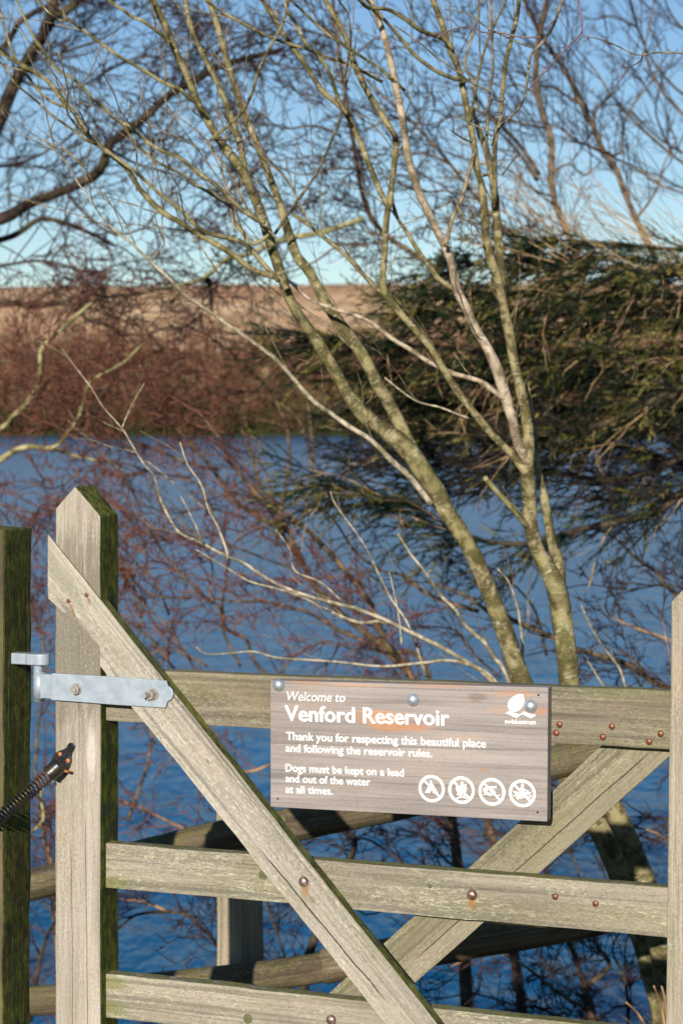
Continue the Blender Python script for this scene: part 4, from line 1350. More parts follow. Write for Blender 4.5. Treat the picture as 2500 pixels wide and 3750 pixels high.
# big dark tree on the left, against the sky
auto_tree('oak_tree', base_pt(-900, 4000, 10.5), 'large dark bare tree at the left whose heavy crooked limbs cross the sky', 'tree', 31, [
    ([(-700, 900), (-300, 860), (0, 803), (96, 752), (191, 714), (287, 676), (344, 644), (376, 606), (395, 542), (440, 497), (510, 446), (574, 389), (625, 344), (700, 306), (790, 250), (900, 215), (1040, 180)], 10.2, 9.6, 62, 18),
    ([(-600, 900), (-300, 650), (-60, 520), (0, 434), (26, 370), (64, 287), (115, 198), (159, 128), (185, 64), (204, 0), (230, -80)], 10.4, 10.2, 72, 40),
    ([(150, 150), (172, 83), (242, 38), (293, 0), (340, -40)], 10.3, 10.0, 36, 30),
    ([(-80, 300), (38, 140), (70, 83), (128, 45), (185, 20), (260, -20)], 10.5, 10.2, 28, 18),
    ([(-300, 960), (0, 880), (77, 848), (160, 800), (300, 840), (420, 900)], 10.2, 10.0, 32, 12),
    ([(-300, 1090), (0, 1107), (69, 1112), (126, 1124), (250, 1110), (320, 1170), (402, 1193), (470, 1230)], 10.0, 9.8, 30, 12),
    ([(500, 450), (560, 520), (660, 500), (760, 560), (840, 530)], 9.8, 10.1, 10, 5),
    ([(700, 306), (760, 240), (840, 150), (930, 120), (1080, 40)], 9.7, 9.5, 12, 5),
    ([(240, 700), (330, 800), (430, 860), (560, 830), (680, 850)], 9.8, 9.6, 12, 5),
    ([(395, 542), (500, 600), (640, 640), (760, 700), (880, 690)], 9.8, 9.4, 12, 5),
    ([(60, 290), (200, 330), (330, 300), (420, 240), (560, 200)], 10.3, 10.0, 12, 5),
    ([(100, 230), (240, 190), (380, 140), (500, 60), (620, 20)], 10.3, 10.0, 10, 5),
    ([(-100, 620), (60, 600), (160, 560), (260, 500), (330, 430)], 10.6, 10.2, 14, 5),
    ([(-100, 1000), (80, 960), (200, 960), (330, 1000), (460, 960), (640, 940)], 10.0, 10.2, 12, 5),
], dict(PW2, bias=Vector((0.02, 0, 0.02))), 9, 0.46, 0.0046, M['dark_bark'], M['dark_twig'], bias=Vector((0.15, 0, 0.05)),
    trunk=([(-900, 3900), (-880, 2500), (-820, 1600), (-720, 950), (-520, 620), (-300, 400), (-150, 100), (-100, -200)], 10.5, 10.5, 260, 60))

# second tree whose limb crosses in front of the hill crest
auto_tree('alder_tree', base_pt(2640, 3900, 9.6), 'slender bare tree with a greenish limb arching over the skyline left of centre', 'tree', 32, [
    ([(1330, 800), (1180, 850), (1020, 880), (900, 934), (821, 952), (763, 1009), (689, 1038), (574, 1061), (488, 1078), (400, 1090)], 9.0, 8.8, 22, 12, M['lichen_bark']),
    ([(758, 1009), (766, 1040), (772, 1066), (776, 1105), (775, 1141)], 8.8, 8.8, 22, 8, M['dark_bark']),
    ([(1200, 700), (1080, 760), (940, 700), (860, 730), (760, 690)], 9.2, 9.3, 10, 5),
    ([(1250, 500), (1150, 460), (1030, 470), (930, 400), (800, 380)], 9.3, 9.3, 10, 4),
    ([(1280, 330), (1180, 260), (1060, 250), (960, 220), (830, 260)], 9.4, 9.4, 10, 4),
    ([(1330, 620), (1200, 620), (1100, 640), (980, 600), (900, 640)], 9.2, 9.2, 9, 4),
    ([(1350, 900), (1240, 900), (1150, 960), (1040, 1000), (900, 1010)], 9.0, 9.0, 10, 4),
    ([(1300, 200), (1400, 130), (1500, 160), (1600, 120), (1720, 150)], 9.4, 9.4, 9, 4),
    ([(1330, 480), (1460, 430), (1560, 460), (1680, 420), (1800, 430)], 9.3, 9.3, 9, 4),
    ([(1340, 850), (1470, 870), (1560, 830), (1680, 880), (1800, 860)], 9.2, 9.3, 9, 4),
    ([(1250, 150), (1100, 110), (980, 130), (860, 60), (740, 60)], 9.4, 9.2, 9, 4),
], PW2, 12, 0.36, 0.0034, M['brown_bark'], M['dark_twig'], bias=Vector((-0.4, 0, 0.0)),
    trunk=([(2640, 3900), (2620, 2400), (2560, 1750), (2300, 1420), (1900, 1180), (1560, 960), (1360, 800), (1290, 500), (1230, 100), (1200, -200)], 9.6, 9.3, 46, 12))

# reddish twig masses above the water
groupR = 'bare reddish bushes leaning left over the water'
auto_tree('waterside_birch', base_pt(-700, 3800, 8.6), 'bush at the left edge with pale lichened limbs lit above the shoreline', 'bush', 33, [
    ([(-300, 1860), (0, 1686), (52, 1652), (115, 1635), (195, 1640), (247, 1589), (290, 1530), (300, 1490)], 8.4, 8.3, 34, 14, M['lichen_bark']),
    ([(-300, 1720), (0, 1572), (46, 1526), (86, 1491), (120, 1450)], 8.5, 8.4, 36, 14, M['lichen_bark']),
    ([(86, 1491), (143, 1405), (149, 1330), (155, 1273), (230, 1204), (298, 1141), (350, 1100)], 8.4, 8.5, 18, 12, M['lichen_bark']),
    ([(195, 1640), (260, 1665), (330, 1680), (360, 1690)], 8.3, 8.3, 16, 10, M['lichen_bark']),
    ([(247, 1600), (300, 1500), (330, 1400), (450, 1330), (520, 1260)], 8.4, 8.5, 14, 7, M['lichen_bark']),
    ([(-200, 1500), (0, 1440), (150, 1420), (300, 1440), (420, 1400)], 8.8, 8.8, 12, 5),
    ([(-200, 1300), (0, 1330), (140, 1290), (260, 1330), (380, 1300)], 8.8, 8.8, 12, 5),
    ([(-200, 1900), (0, 1850), (120, 1880), (230, 1830), (330, 1850)], 8.6, 8.6, 10, 5),
    ([(-200, 2150), (0, 2100), (130, 2150), (220, 2100)], 8.6, 8.6, 10, 5),
    ([(-200, 2450), (0, 2380), (130, 2400), (200, 2330)], 8.6, 8.6, 10, 5),
], PW2, 8, 0.38, 0.0036, M['brown_bark'], M['red_twig'], bias=Vector((0.1, 0, 0.1)),
    trunk=([(-700, 3700), (-640, 2900), (-480, 2300), (-300, 1860), (-260, 1500)], 8.6, 8.5, 120, 36), group=groupR)

auto_tree('waterside_birch', base_pt(1720, 3700, 7.2), 'bush with brown arching stems crossing the water left of the trunks', 'bush', 34, [
    ([(1660, 3000), (1510, 2485), (1463, 2417), (1408, 2349), (1367, 2233), (1337, 2185), (1293, 2127), (1248, 2070), (1184, 2000), (1108, 1930), (1012, 1866), (961, 1834), (904, 1764), (846, 1700), (800, 1600), (720, 1500)], 7.1, 7.5, 30, 8),
    ([(1660, 2800), (1550, 2420), (1400, 2389), (1325, 2344), (1248, 2312), (1153, 2255), (1063, 2223), (961, 2204), (859, 2204), (780, 2190)], 7.2, 7.6, 22, 8),
    ([(1751, 2238), (1610, 2196), (1540, 2161), (1470, 2105), (1400, 2091), (1300, 2020), (1220, 1900), (1150, 1850)], 7.4, 7.7, 18, 7),
    ([(880, 2440), (820, 2320), (815, 2250), (770, 2180), (780, 2100), (760, 2020), (700, 1980)], 7.5, 7.5, 12, 5),
    ([(1000, 2500), (930, 2420), (900, 2340), (830, 2300), (815, 2200), (830, 2100), (860, 1990), (900, 1930)], 7.6, 7.5, 14, 6),
    ([(780, 2210), (640, 2080), (560, 1960), (500, 1830), (450, 1740), (330, 1620), (250, 1500)], 7.6, 7.6, 11, 5),
    ([(700, 2190), (560, 2180), (470, 2110), (400, 2080), (300, 2060)], 7.7, 7.8, 10, 4),
    ([(760, 2440), (620, 2370), (520, 2400), (420, 2300), (330, 2330)], 7.7, 7.8, 10, 4),
    ([(1240, 2230), (1100, 2100), (980, 2050), (850, 2000), (700, 1960), (560, 1990)], 7.8, 7.9, 10, 4),
    ([(1150, 1960), (1000, 1840), (860, 1830), (700, 1760), (560, 1750), (430, 1700)], 7.8, 8.0, 10, 4),
    ([(1010, 2500), (1080, 2400), (1200, 2350), (1330, 2400)], 7.4, 7.5, 10, 5),
], dict(PW, nc=[4, 3]), 8, 0.36, 0.0032, M['brown_bark'], M['red_twig'], bias=Vector((-0.45, 0, 0.05)),
    trunk=([(1720, 4100), (1700, 3500), (1650, 2980), (1560, 2600)], 7.2, 7.1, 60, 30), group=groupR)

auto_tree('waterside_birch', base_pt(1950, 4000, 10.0), 'dense wine red bush veiling the far shore left of centre', 'bush', 35, [
    ([(1060, 1950), (880, 1850), (780, 1720), (640, 1560), (500, 1430), (350, 1330)], 9.8, 9.6, 20, 7),
    ([(1100, 2060), (980, 1860), (900, 1600), (780, 1450), (660, 1330), (540, 1270), (420, 1240)], 9.8, 9.9, 20, 6),
    ([(1010, 2000), (1060, 1640), (1000, 1450), (900, 1340), (780, 1240), (680, 1190)], 9.7, 9.8, 16, 6),
    ([(800, 1720), (700, 1700), (560, 1640), (430, 1600), (300, 1590), (160, 1540)], 9.7, 9.9, 12, 5),
    ([(860, 1600), (700, 1540), (560, 1480), (420, 1440), (280, 1420), (140, 1380)], 9.7, 10.1, 12, 5),
    ([(1150, 1800), (1120, 1600), (1060, 1500), (960, 1460), (840, 1420), (700, 1420)], 9.8, 10, 12, 5),
    ([(1150, 1700), (1130, 1500), (1100, 1380), (1040, 1300), (940, 1260), (830, 1250)], 9.8, 10, 10, 5),
    ([(1180, 1620), (1050, 1560), (900, 1530), (760, 1500), (640, 1460), (500, 1390)], 9.8, 10, 10, 5),
    ([(700, 1750), (560, 1730), (420, 1690), (280, 1720), (120, 1700)], 9.9, 10, 10, 4),
    ([(300, 1720), (200, 1790), (80, 1760), (-60, 1800)], 9.9, 10, 8, 4),
    ([(600, 1280), (500, 1180), (380, 1120), (260, 1090), (140, 1060)], 9.9, 10, 9, 4),
    ([(900, 1900), (760, 1860), (640, 1880), (500, 1850), (360, 1880)], 9.9, 10, 9, 4),
], dict(PW, nc=[7, 4]), 7.5, 0.38, 0.0036, M['brown_bark'], M['red_twig'], bias=Vector((-0.4, 0, 0.05)),
    trunk=([(1950, 4000), (1850, 3300), (1700, 2750), (1450, 2420), (1180, 2180), (1060, 1950), (980, 1800)], 10.0, 9.8, 44, 16), group=groupR)

auto_tree('waterside_birch', base_pt(300, 4000, 7.8), 'wine red bush showing between the mossy post and the stile of the gate', 'bush', 36, [
    ([(200, 3300), (130, 2800), (170, 2450), (110, 2200), (20, 2060), (-80, 1980)], 7.8, 7.9, 16, 6),
    ([(470, 3000), (560, 2700), (480, 2450), (520, 2250), (440, 2080), (380, 1960)], 7.8, 8.0, 14, 6),
    ([(1130, 2850), (1060, 2780), (880, 2830), (784, 2720), (640, 2680), (520, 2640), (430, 2640)], 7.2, 7.4, 14, 6, M['tan_twig']),
    ([(660, 3060), (720, 3060), (600, 3000), (500, 2950), (430, 2930), (300, 2890)], 7.2, 7.4, 14, 6, M['tan_twig']),
    ([(640, 2450), (540, 2330), (440, 2260), (330, 2200), (200, 2180)], 7.9, 8.0, 10, 4),
    ([(700, 2420), (600, 2280), (500, 2180), (460, 2060), (340, 1990)], 7.9, 8.0, 10, 4),
    ([(620, 2250), (560, 2120), (440, 2000), (380, 1900), (300, 1850)], 8.0, 8.0, 10, 4),
    ([(110, 3050), (160, 3000), (150, 2900), (200, 2860)], 6.8, 6.8, 14, 5, M['lichen_bark']),
], PW, 11, 0.34, 0.0032, M['brown_bark'], M['red_twig'], bias=Vector((-0.2, 0, 0.15)),
    trunk=([(300, 4100), (230, 3600), (200, 3300), (180, 3100)], 7.8, 7.8, 50, 18), group=groupR)

auto_tree('waterside_birch', base_pt(820, 4100, 6.6), 'dark curved branches low over the water seen through the lower gate bars', 'bush', 37, [
    ([(1000, 3800), (860, 3540), (787, 3450), (700, 3360), (620, 3340), (500, 3350), (430, 3400), (330, 3420)], 6.4, 6.4, 20, 8, M['dark_bark']),
    ([(620, 3340), (520, 3300), (430, 3290), (340, 3240)], 6.4, 6.5, 12, 5, M['tan_twig']),
    ([(110, 3740), (150, 3500), (200, 3380), (260, 3330), (400, 3360)], 6.4, 6.4, 22, 8, M['dark_bark']),
    ([(1100, 3800), (1040, 3500), (980, 3300), (1020, 3200), (1130, 3130)], 6.6, 6.6, 14, 6, M['dark_bark']),
    ([(1100, 3600), (1000, 3560), (900, 3500), (860, 3400), (900, 3290)], 6.6, 6.6, 10, 4, M['dark_bark']),
    ([(1540, 3400), (1440, 3330), (1340, 3350), (1240, 3290), (1100, 3300)], 6.6, 6.6, 10, 4, M['dark_bark']),
    ([(1490, 3180), (1420, 3120), (1330, 3070), (1250, 3100), (1130, 3060)], 6.4, 6.4, 12, 5, M['dark_bark']),
], PW, 9, 0.30, 0.0028, M['dark_bark'], M['dark_twig'], bias=Vector((-0.1, 0, 0.3)),
    trunk=([(1050, 4400), (1100, 3900), (1130, 3500), (1290, 3130), (1270, 3050), (1180, 3030)], 6.6, 6.4, 60, 20))

auto_tree('waterside_birch', base_pt(1900, 4100, 6.8), 'tangle of dark stems under the rear brace at the lower right', 'bush', 38, [
    ([(2200, 4000), (2160, 3700), (2120, 3560), (2080, 3450), (2020, 3420), (1960, 3470)], 6.6, 6.6, 34, 14, M['brown_bark']),
    ([(2160, 3700), (2050, 3640), (1950, 3560), (1860, 3500), (1780, 3480), (1650, 3540)], 6.6, 6.6, 16, 6, M['tan_twig']),
    ([(2130, 3620), (2230, 3540), (2190, 3470), (2170, 3420)], 6.4, 6.4, 22, 12, M['brown_bark']),
    ([(2120, 3800), (2000, 3700), (1880, 3680), (1740, 3640), (1600, 3660)], 6.8, 6.8, 14, 5, M['dark_bark']),
    ([(2300, 3800), (2290, 3600), (2240, 3480), (2280, 3400)], 6.6, 6.6, 14, 6, M['dark_bark']),
    ([(2100, 3300), (2000, 3260), (1990, 3150), (1900, 3060), (1800, 3060), (1650, 3010)], 6.8, 6.9, 14, 6, M['dark_bark']),
    ([(1760, 3200), (1640, 3160), (1560, 3060), (1450, 3040)], 6.8, 6.9, 12, 5, M['brown_bark']),
    ([(2120, 3220), (2100, 3140), (2070, 3080), (2110, 3000)], 6.8, 6.9, 8, 4, M['brown_bark']),
    ([(2500, 3120), (2400, 3050), (2320, 3030)], 6.4, 6.4, 8, 5, M['tan_twig']),
    ([(2600, 2960), (2440, 3000), (2330, 2990), (2250, 3000)], 6.6, 6.6, 10, 4, M['dark_bark']),
], dict(PW, nc=[6, 4]), 14, 0.28, 0.0030, M['dark_bark'], M['dark_twig'], bias=Vector((-0.2, 0, 0.15)),
    trunk=([(2260, 4500), (2220, 4100), (2180, 3800), (2150, 3650)], 6.7, 6.6, 50, 34))

auto_tree('waterside_birch', base_pt(2900, 3700, 7.0), 'bush on the right with dark boughs sweeping left behind the upright birch', 'bush', 39, [
    ([(2900, 2700), (2600, 2560), (2440, 2520), (2382, 2491), (2312, 2442), (2242, 2414), (2115, 2379), (2031, 2337), (1947, 2301), (1849, 2259), (1800, 2250), (1700, 2180), (1560, 2130)], 7.0, 7.3, 34, 10, M['brown_bark']),
    ([(2900, 2600), (2600, 2300), (2466, 2175), (2396, 2091), (2333, 2049), (2242, 1965), (2150, 1930)], 7.0, 7.2, 30, 8, M['brown_bark']),
    ([(2700, 2440), (2440, 2340), (2300, 2290), (2230, 2250), (2214, 2215)], 6.6, 6.8, 16, 7, M['tan_twig']),
    ([(2000, 2400), (1960, 2240), (1890, 2150), (1840, 2110), (1850, 2050), (1925, 2020)], 7.2, 7.3, 12, 6, M['dark_bark']),
    ([(1830, 2480), (1740, 2400), (1690, 2330), (1640, 2300), (1500, 2290)], 7.3, 7.4, 12, 5, M['dark_bark']),
    ([(2600, 2200), (2450, 2140), (2300, 2160), (2150, 2140), (2060, 2160)], 7.4, 7.5, 10, 4, M['dark_bark']),
    ([(2560, 2700), (2480, 2500), (2440, 2360), (2420, 2240)], 6.4, 6.4, 8, 4, M['tan_twig']),
    ([(2560, 2800), (2460, 2740), (2400, 2700), (2300, 2730)], 6.8, 6.8, 10, 5, M['tan_twig']),
    ([(2560, 2660), (2430, 2500), (2340, 2440), (2240, 2350)], 6.8, 6.8, 8, 4, M['red_twig']),
], PW, 7, 0.32, 0.0030, M['brown_bark'], M['dark_twig'], bias=Vector((-0.25, 0, 0.25)),
    trunk=([(2900, 4000), (2920, 3300), (2900, 2700), (2850, 2400)], 7.0, 7.0, 80, 30), group=groupR)

# bare trees against the sky on the right
groupS = 'slim bare trees against the sky on the right'
PS = dict(PW, segs=[8, 6, 4], jit=[0.12, 0.14, 0.16], bias=Vector((-0.02, 0, 0.03)), nc=[4, 2.4], ang=0.6, lr=0.5)
auto_tree('slim_bare_tree', base_pt(2700, 3900, 9.5), 'dark slim tree leaning up behind the upright birch to the top edge', 'tree', 41, [
    ([(1973, 640), (1899, 528), (1818, 448), (1740, 400), (1660, 380)], 9.5, 9.4, 18, 8),
    ([(1965, 660), (1900, 560), (1830, 488), (1760, 470)], 9.5, 9.6, 16, 7),
    ([(2016, 640), (2080, 600), (2140, 640), (2200, 590)], 9.5, 9.6, 10, 5),
    ([(2040, 720), (1960, 700), (1860, 620), (1760, 600), (1640, 560)], 9.5, 9.4, 10, 4),
    ([(2000, 470), (1900, 450), (1800, 440), (1700, 470)], 9.5, 9.4, 10, 4),
    ([(1966, 350), (1900, 310), (1840, 320), (1760, 290), (1640, 300)], 9.5, 9.4, 9, 4),
], PS, 8, 0.45, 0.0038, M['brown_bark'], M['dark_twig'], bias=Vector((-0.3, 0, 0.35)),
    trunk=([(2700, 3900), (2640, 2600), (2560, 1800), (2300, 1400), (2160, 1150), (2117, 976), (2094, 890), (2053, 804), (2025, 717), (2016, 631), (2019, 517), (1996, 448), (1967, 344), (1962, 230), (1970, 143), (2002, 0), (2010, -80)], 9.5, 9.5, 44, 20), group=groupS)
auto_tree('slim_bare_tree', base_pt(2800, 3900, 9.8), 'slim tree slanting from the conifer top to the upper middle', 'tree', 42, [
    ([(2203, 560), (2270, 560), (2290, 430), (2380, 300), (2440, 200)], 9.8, 9.9, 11, 5),
    ([(2128, 385), (2020, 320), (1960, 310), (1900, 260)], 9.8, 9.7, 11, 5),
    ([(2174, 471), (2180, 410), (2230, 350), (2290, 260), (2330, 160)], 9.8, 9.9, 10, 4),
    ([(2230, 560), (2120, 520), (2030, 460), (1900, 440)], 9.8, 9.7, 10, 4),
    ([(2330, 800), (2400, 700), (2430, 600), (2480, 500)], 9.8, 9.9, 10, 5),
    ([(2560, 640), (2450, 560), (2350, 470), (2290, 410), (2230, 340), (2180, 260), (2110, 180)], 10.2, 10, 12, 6),
    ([(2560, 720), (2420, 680), (2300, 600), (2200, 560), (2080, 500)], 10.2, 10.4, 10, 4),
    ([(2600, 560), (2500, 420), (2420, 330), (2360, 200), (2380, 80), (2400, -40)], 10.2, 10.4, 12, 6),
], dict(PS, nc=[3.4, 2]), 6.5, 0.5, 0.0036, M['brown_bark'], M['dark_twig'], bias=Vector((-0.2, 0, 0.4)),
    trunk=([(2800, 3900), (2740, 2500), (2620, 1500), (2440, 1050), (2323, 792), (2283, 700), (2254, 620), (2203, 545), (2174, 471), (2128, 385), (2088, 298), (2048, 230), (1990, 143), (1933, 34), (1900, -60)], 9.8, 9.8, 44, 16), group=groupS)
auto_tree('slim_bare_tree', base_pt(2760, 3900, 8.9), 'brown tree leaning left between the birch stems above the conifer', 'tree', 43, [
    ([(1700, 670), (1780, 760), (1800, 830), (1850, 900)], 8.9, 8.9, 10, 5),
    ([(1640, 600), (1560, 560), (1480, 570), (1400, 540)], 8.9, 8.9, 10, 4),
    ([(1740, 730), (1640, 700), (1540, 700), (1440, 660)], 8.9, 8.9, 9, 4),
], PS, 8, 0.45, 0.0036, M['brown_bark'], M['dark_twig'], bias=Vector((-0.4, 0, 0.15)),
    trunk=([(2760, 3900), (2700, 2500), (2600, 1800), (2300, 1350), (2060, 1150), (1944, 964), (1887, 878), (1830, 821), (1744, 723), (1686, 649), (1600, 545), (1500, 440), (1380, 330), (1290, 240)], 8.9, 8.9, 44, 8), group=groupS)
auto_tree('slim_bare_tree', base_pt(2900, 3900, 12.0), 'hazy fine twigged tree furthest back at the top right', 'tree', 44, [
    ([(2700, 600), (2500, 560), (2380, 480), (2300, 400), (2200, 380)], 12, 12, 11, 5),
    ([(2700, 420), (2520, 360), (2400, 240), (2330, 100), (2300, -40)], 12, 12, 12, 6),
    ([(2700, 250), (2560, 160), (2460, 60), (2420, -40)], 12, 12, 12, 6),
    ([(2700, 760), (2520, 700), (2400, 640), (2300, 620)], 12, 12, 10, 5),
    ([(2460, 560), (2400, 420), (2420, 300), (2480, 180)], 12, 12, 9, 4),
    ([(2330, 100), (2240, 60), (2160, 70), (2080, 20)], 12, 12, 9, 4),
], PS, 8, 0.5, 0.0040, M['dark_bark'], M['dark_twig'], bias=Vector((-0.2, 0, 0.3)),
    trunk=([(2900, 3900), (2860, 2000), (2780, 1000), (2700, 400), (2640, -100)], 12, 12, 50, 20), group=groupS)


# ------------------------------------------------------------------ conifer on the right
def conifer():
    base = base_pt(3150, 3800, 7.6)
    t = Tree('spruce_tree', base, 'windswept dark green conifer filling the right side behind the birches', 'conifer', M['dark_bark'], M['shoot'], 51)
    dk, dead = MB(), MB()
    rnd = t.rnd
    t.limb([(3150, 3900), (3100, 2800), (2960, 2000), (2880, 1300), (2900, 700)], 7.6, 7.6, 200, 60, 12, name='trunk', twigs=False)
    boughs = [
        ([(2880, 1010), (2600, 930), (2300, 900), (2080, 880), (1960, 900)], 7.4, 7.2, 26, 6, 0.10, 1.0),
        ([(2880, 1090), (2600, 1010), (2300, 990), (2050, 980), (1850, 990), (1700, 960)], 7.4, 7.1, 26, 6, 0.16, 1.0),
        ([(2880, 1180), (2600, 1100), (2300, 1080), (2000, 1090), (1750, 1060), (1560, 1080)], 7.4, 7.0, 28, 6, 0.20, 1.0),
        ([(2880, 1260), (2600, 1200), (2300, 1180), (2000, 1190), (1750, 1160), (1600, 1150)], 7.6, 7.2, 28, 6, 0.22, 1.1),
        ([(2880, 1330), (2600, 1290), (2250, 1290), (1900, 1290), (1600, 1270), (1350, 1260), (1220, 1240)], 7.4, 7.0, 30, 5, 0.20, 1.0),
        ([(2880, 1420), (2600, 1400), (2250, 1400), (1900, 1400), (1600, 1380), (1420, 1370)], 7.5, 7.2, 30, 5, 0.24, 1.0),
        ([(2900, 1480), (2600, 1490), (2250, 1500), (1900, 1500), (1650, 1480), (1480, 1450)], 7.8, 7.5, 34, 6, 0.24, 1.0),
        ([(2900, 1500), (2600, 1400), (2400, 1470), (2200, 1555), (2000, 1590), (1800, 1600), (1600, 1580)], 7.4, 7.3, 60, 8, 0.12, 0.7),
        ([(2880, 1000), (2500, 980), (2250, 940), (2100, 950)], 8.0, 7.9, 20, 6, 0.2, 1.0),
        ([(2880, 1150), (2500, 1120), (2250, 1130), (2050, 1150), (1900, 1130)], 8.2, 8.0, 20, 6, 0.24, 1.1),
        ([(2880, 1350), (2500, 1340), (2200, 1350), (2000, 1340), (1800, 1340)], 8.2, 8.0, 20, 6, 0.26, 1.1),
        # lower sweeping limb
        ([(3000, 1750), (2650, 1760), (2500, 1803), (2403, 1874), (2242, 1916), (2101, 1944), (2031, 1979), (1891, 1993), (1716, 1972), (1640, 1930)], 7.0, 7.1, 50, 8, 0.07, 0.55),
        ([(1760, 1975), (1640, 1930), (1575, 1880), (1480, 1850), (1380, 1810), (1280, 1790), (1160, 1770)], 7.1, 7.0, 14, 5, 0.10, 1.1),
        ([(2960, 1720), (2600, 1640), (2400, 1720), (2200, 1760), (1900, 1700), (1700, 1690), (1540, 1660)], 7.6, 7.6, 40, 6, 0.12, 0.5),
        ([(2960, 1800), (2500, 1700), (2300, 1640), (2000, 1640), (1750, 1620), (1500, 1600)], 8.2, 8.4, 30, 6, 0.2, 0.6),
    ]
    nd, nl = MB(), MB()
    sh = t.tw
    off = t.off

    def needles(pts, per, ln_, brown):
        for i in range(len(pts) - 1):
            a, b = pts[i], pts[i + 1]
            seg = b - a
            dd = seg.normalized()
            m = max(1, int(seg.length * per))
            for _ in range(m):
                p = a + seg * rnd.random()
                s_ = dd.cross(rvec(rnd)).normalized()
                q = p + (dd * 0.75 + s_ * 0.7) * ln_ * rnd.uniform(0.7, 1.25)
                w = s_.cross(dd) * 0.0021
                tgt = nl if (i >= len(pts) - 2 - (brown > 1) and rnd.random() < 0.8 * min(brown, 1)) else nd
                i0 = len(tgt.v)
                tgt.v += [p - w, p + w, q]
                tgt.f.append((i0, i0 + 1, i0 + 2))

    for bi, (px, y0, y1, w0, w1, droop, dens) in enumerate(boughs):
        ln = t.limb(px, y0, y1, w0, w1, 7, wob=0.1, twigs=False)
        tot = sum((ln[i + 1][0] - ln[i][0]).length for i in range(len(ln) - 1))
        k = int(tot * 46 * dens)
        for _ in range(k):
            x = rnd.uniform(0.12, 0.999) * (len(ln) - 1)
            i = int(x)
            p = ln[i][0].lerp(ln[i + 1][0], x - i)
            d = (ln[i + 1][0] - ln[i][0]).normalized()
            side = Vector((0, rnd.choice((-1, 1)), 0)) * rnd.uniform(0.2, 0.9)
            dr = d * rnd.uniform(0.6, 1.1) + side + Vector((rnd.uniform(-.3, .1), 0, rnd.uniform(-1.0, 0.45) * (0.5 + droop)))
            dr.normalize()
            L = rnd.uniform(0.14, 0.42)
            bare = rnd.random() < 0.11
            tipk = 1.0 if rnd.random() < 0.55 else 0.0
            pts, ds, rad = shoot(sh if bare or rnd.random() < 0.06 else dk, rnd, p - off, dr, L, rnd.uniform(0.0016, 0.0030), 5, 0.08, Vector((-0.05, 0, -0.03)), 3, 0.4)
            if not bare: needles(pts, 300, 0.022, tipk)
            for c_ in range(rnd.randint(3, 6)):
                j = rnd.randint(1, 4)
                s2 = ds[j].cross(rvec(rnd)).normalized()
                d2 = (ds[j] * 0.85 + s2 * 0.55 + Vector((0, 0, -0.12))).normalized()
                p2, _, _ = shoot(sh if bare else dk, rnd, pts[j], d2, L * rnd.uniform(0.25, 0.55), 0.0015 if bare else 0.0010, 3, 0.08, Vector((-0.04, 0, -0.02)), 3, 0.5)
                if not bare or rnd.random() < 0.15: needles(p2, 300, 0.020, tipk * 2)
        # long bare hanging twigs
        for _ in range(int(tot * 7 * dens)):
            x = rnd.uniform(0.1, 0.99) * (len(ln) - 1)
            i = int(x)
            p = ln[i][0].lerp(ln[i + 1][0], x - i)
            spray(sh, rnd, p - off, Vector((rnd.uniform(-.8, .1), rnd.uniform(-.8, .1), -0.7)).normalized(), rnd.uniform(0.12, 0.3), 0.0026, 0,
                  dict(segs=[6, 4], jit=[0.16, 0.2], bias=Vector((-0.03, 0, -0.1)), nc=[2], ang=0.6, lr=0.5, rr=0.6, rmin=0.0014, rtip=0.5))
    PD = dict(segs=[8, 6, 4], jit=[0.14, 0.18, 0.2], bias=Vector((-0.04, 0, -0.005)), nc=[6, 3], ang=0.6, lr=0.5, rr=0.65, rmin=0.0022, rtip=0.5)
    for _ in range(85):
        p = W(rnd.uniform(1450, 2700), rnd.uniform(1560, 1850), rnd.uniform(7.2, 8.4))
        spray(dead, rnd, p - off, Vector((-1, rnd.uniform(-.4, .4), rnd.uniform(-0.35, 0.35))).normalized(), rnd.uniform(0.25, 0.55), 0.0045, 0, PD)
    o = dead.build('dead_twigs', M['dead_twig'], t.root); o['kind'] = 'stuff'
    o = dk.build('shoots', M['dead_twig'], t.root); o['kind'] = 'stuff'
    nl.g = [(0, 0, 0)] * len(nl.v)
    o = nl.build('needle_tips', M['needle_tip'], t.root, smooth=False); o['kind'] = 'stuff'
    nd.g = [(0, 0, 0)] * len(nd.v)
    o = nd.build('needles', M['needle'], t.root, smooth=False)
    o['kind'] = 'stuff'
    # bare tips fanning above the crown
    PF = dict(segs=[8, 5], jit=[0.07, 0.1], bias=Vector((-0.02, 0, 0.05)), nc=[4], ang=0.45, lr=0.4, rr=0.6, rmin=0.0014, rtip=0.4)
    for _ in range(36):
        p = W(rnd.uniform(1950, 2650), rnd.uniform(850, 980), rnd.uniform(6.8, 7.8))
        spray(sh, rnd, p - off, Vector((rnd.uniform(-1.2, -0.5), rnd.uniform(-.2, .2), rnd.uniform(0.2, 0.9))).normalized(), rnd.uniform(0.25, 0.6), 0.0018, 0, PF)
    t.finish()


conifer()

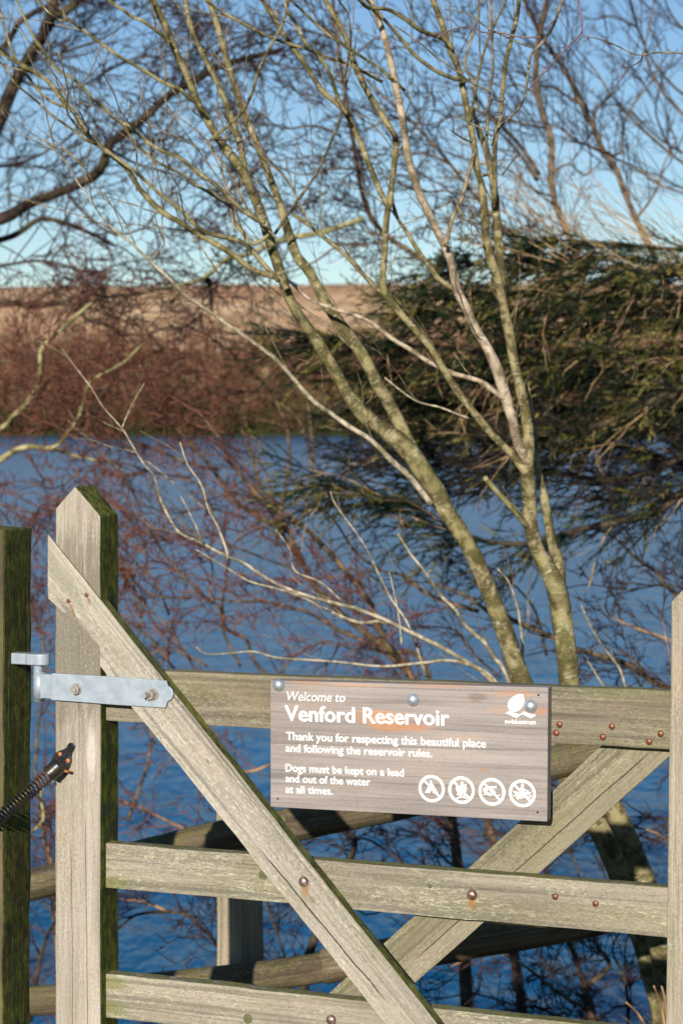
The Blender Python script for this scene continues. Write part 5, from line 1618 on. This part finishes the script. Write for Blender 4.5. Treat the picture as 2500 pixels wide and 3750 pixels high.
# ------------------------------------------------------------------ grass tussock behind the closing stile
def grass():
    rnd = random.Random(61)
    n = NT('tussock_grass')
    f = n.noise(n.coords((1, 1, 1), 'Object'), 30, 3, 0.6)
    c = n.mix(n.ramp(f, 0.42, 0.58), (0.05, 0.085, 0.015), (0.30, 0.25, 0.09))
    m = n.done(c, 0.7, None, 0.2)
    mb = MB()

    def blade(p, L, lean, w):
        a = rnd.uniform(0, 6.283)
        d = Vector((math.cos(a) * lean, math.sin(a) * lean, 1)).normalized()
        s_ = d.cross(rvec(rnd)).normalized() * w
        b = len(mb.v)
        q = p.copy()
        for i in range(4):
            t = i / 3
            mb.v += [q - s_ * (1 - t * 0.9), q + s_ * (1 - t * 0.9)]
            d = (d + Vector((math.cos(a), math.sin(a), -0.6)) * 0.22).normalized()
            q = q + d * L / 3
        for i in range(3):
            k = b + i * 2
            mb.f.append((k, k + 1, k + 3, k + 2))
    for _ in range(5200):
        x = rnd.gauss(0.66, 0.16); y = rnd.gauss(4.0, 0.16)
        hm_ = 0.22 * math.exp(-((x - 0.70) ** 2) / 0.03 - ((y - 4.0) ** 2) / 0.05)
        blade(Vector((x, y, ground_h(x, y) + hm_ - 0.02)), rnd.uniform(0.06, 0.16), rnd.uniform(0.1, 0.9), 0.0012)
    for _ in range(9000):
        x = rnd.uniform(-1.6, 2.2); y = rnd.uniform(2.6, 5.2)
        blade(Vector((x, y, ground_h(x, y) - 0.01)), rnd.uniform(0.04, 0.12), rnd.uniform(0.1, 0.9), 0.0012)
    mb.g = [(0, 0, 0)] * len(mb.v)
    tag(mb.build('grass', m), 'tussocky green and straw coloured grass at the foot of the gate', kind='stuff')
    # mound under the tussock
    mb = MB()
    k = 14
    for j in range(k + 1):
        for i in range(k + 1):
            x = 0.70 + (i / k - 0.5) * 0.9; y = 4.0 + (j / k - 0.5) * 0.7
            hm_ = 0.22 * math.exp(-((x - 0.70) ** 2) / 0.03 - ((y - 4.0) ** 2) / 0.05)
            mb.v.append((x, y, ground_h(x, y) + hm_ - 0.03)); mb.g.append((x, y, 0))
    for j in range(k):
        for i in range(k):
            a = j * (k + 1) + i
            mb.f.append((a, a + 1, a + k + 2, a + k + 1))
    tag(mb.build('tussock_mound', M['turf']), 'small earth mound under the tussock', kind='structure')


grass()
b5 = W(2348, 3730, 3.95)
b5.z = ground_h(b5.x, b5.y)
dead = Tree('dry_stalks', b5, 'orange dry stalks sticking up beside the closing stile at the bottom right', 'dry stalks', M['tan_twig'], M['tan_twig'], 62)
for px in [[(2420, 3900), (2348, 3732), (2290, 3670)], [(2440, 3800), (2420, 3690), (2392, 3610)], [(2445, 3800), (2436, 3680), (2420, 3610)]]:
    dead.limb(px, 3.95, 3.9, 14, 8, 6, name='stalk', twigs=False)
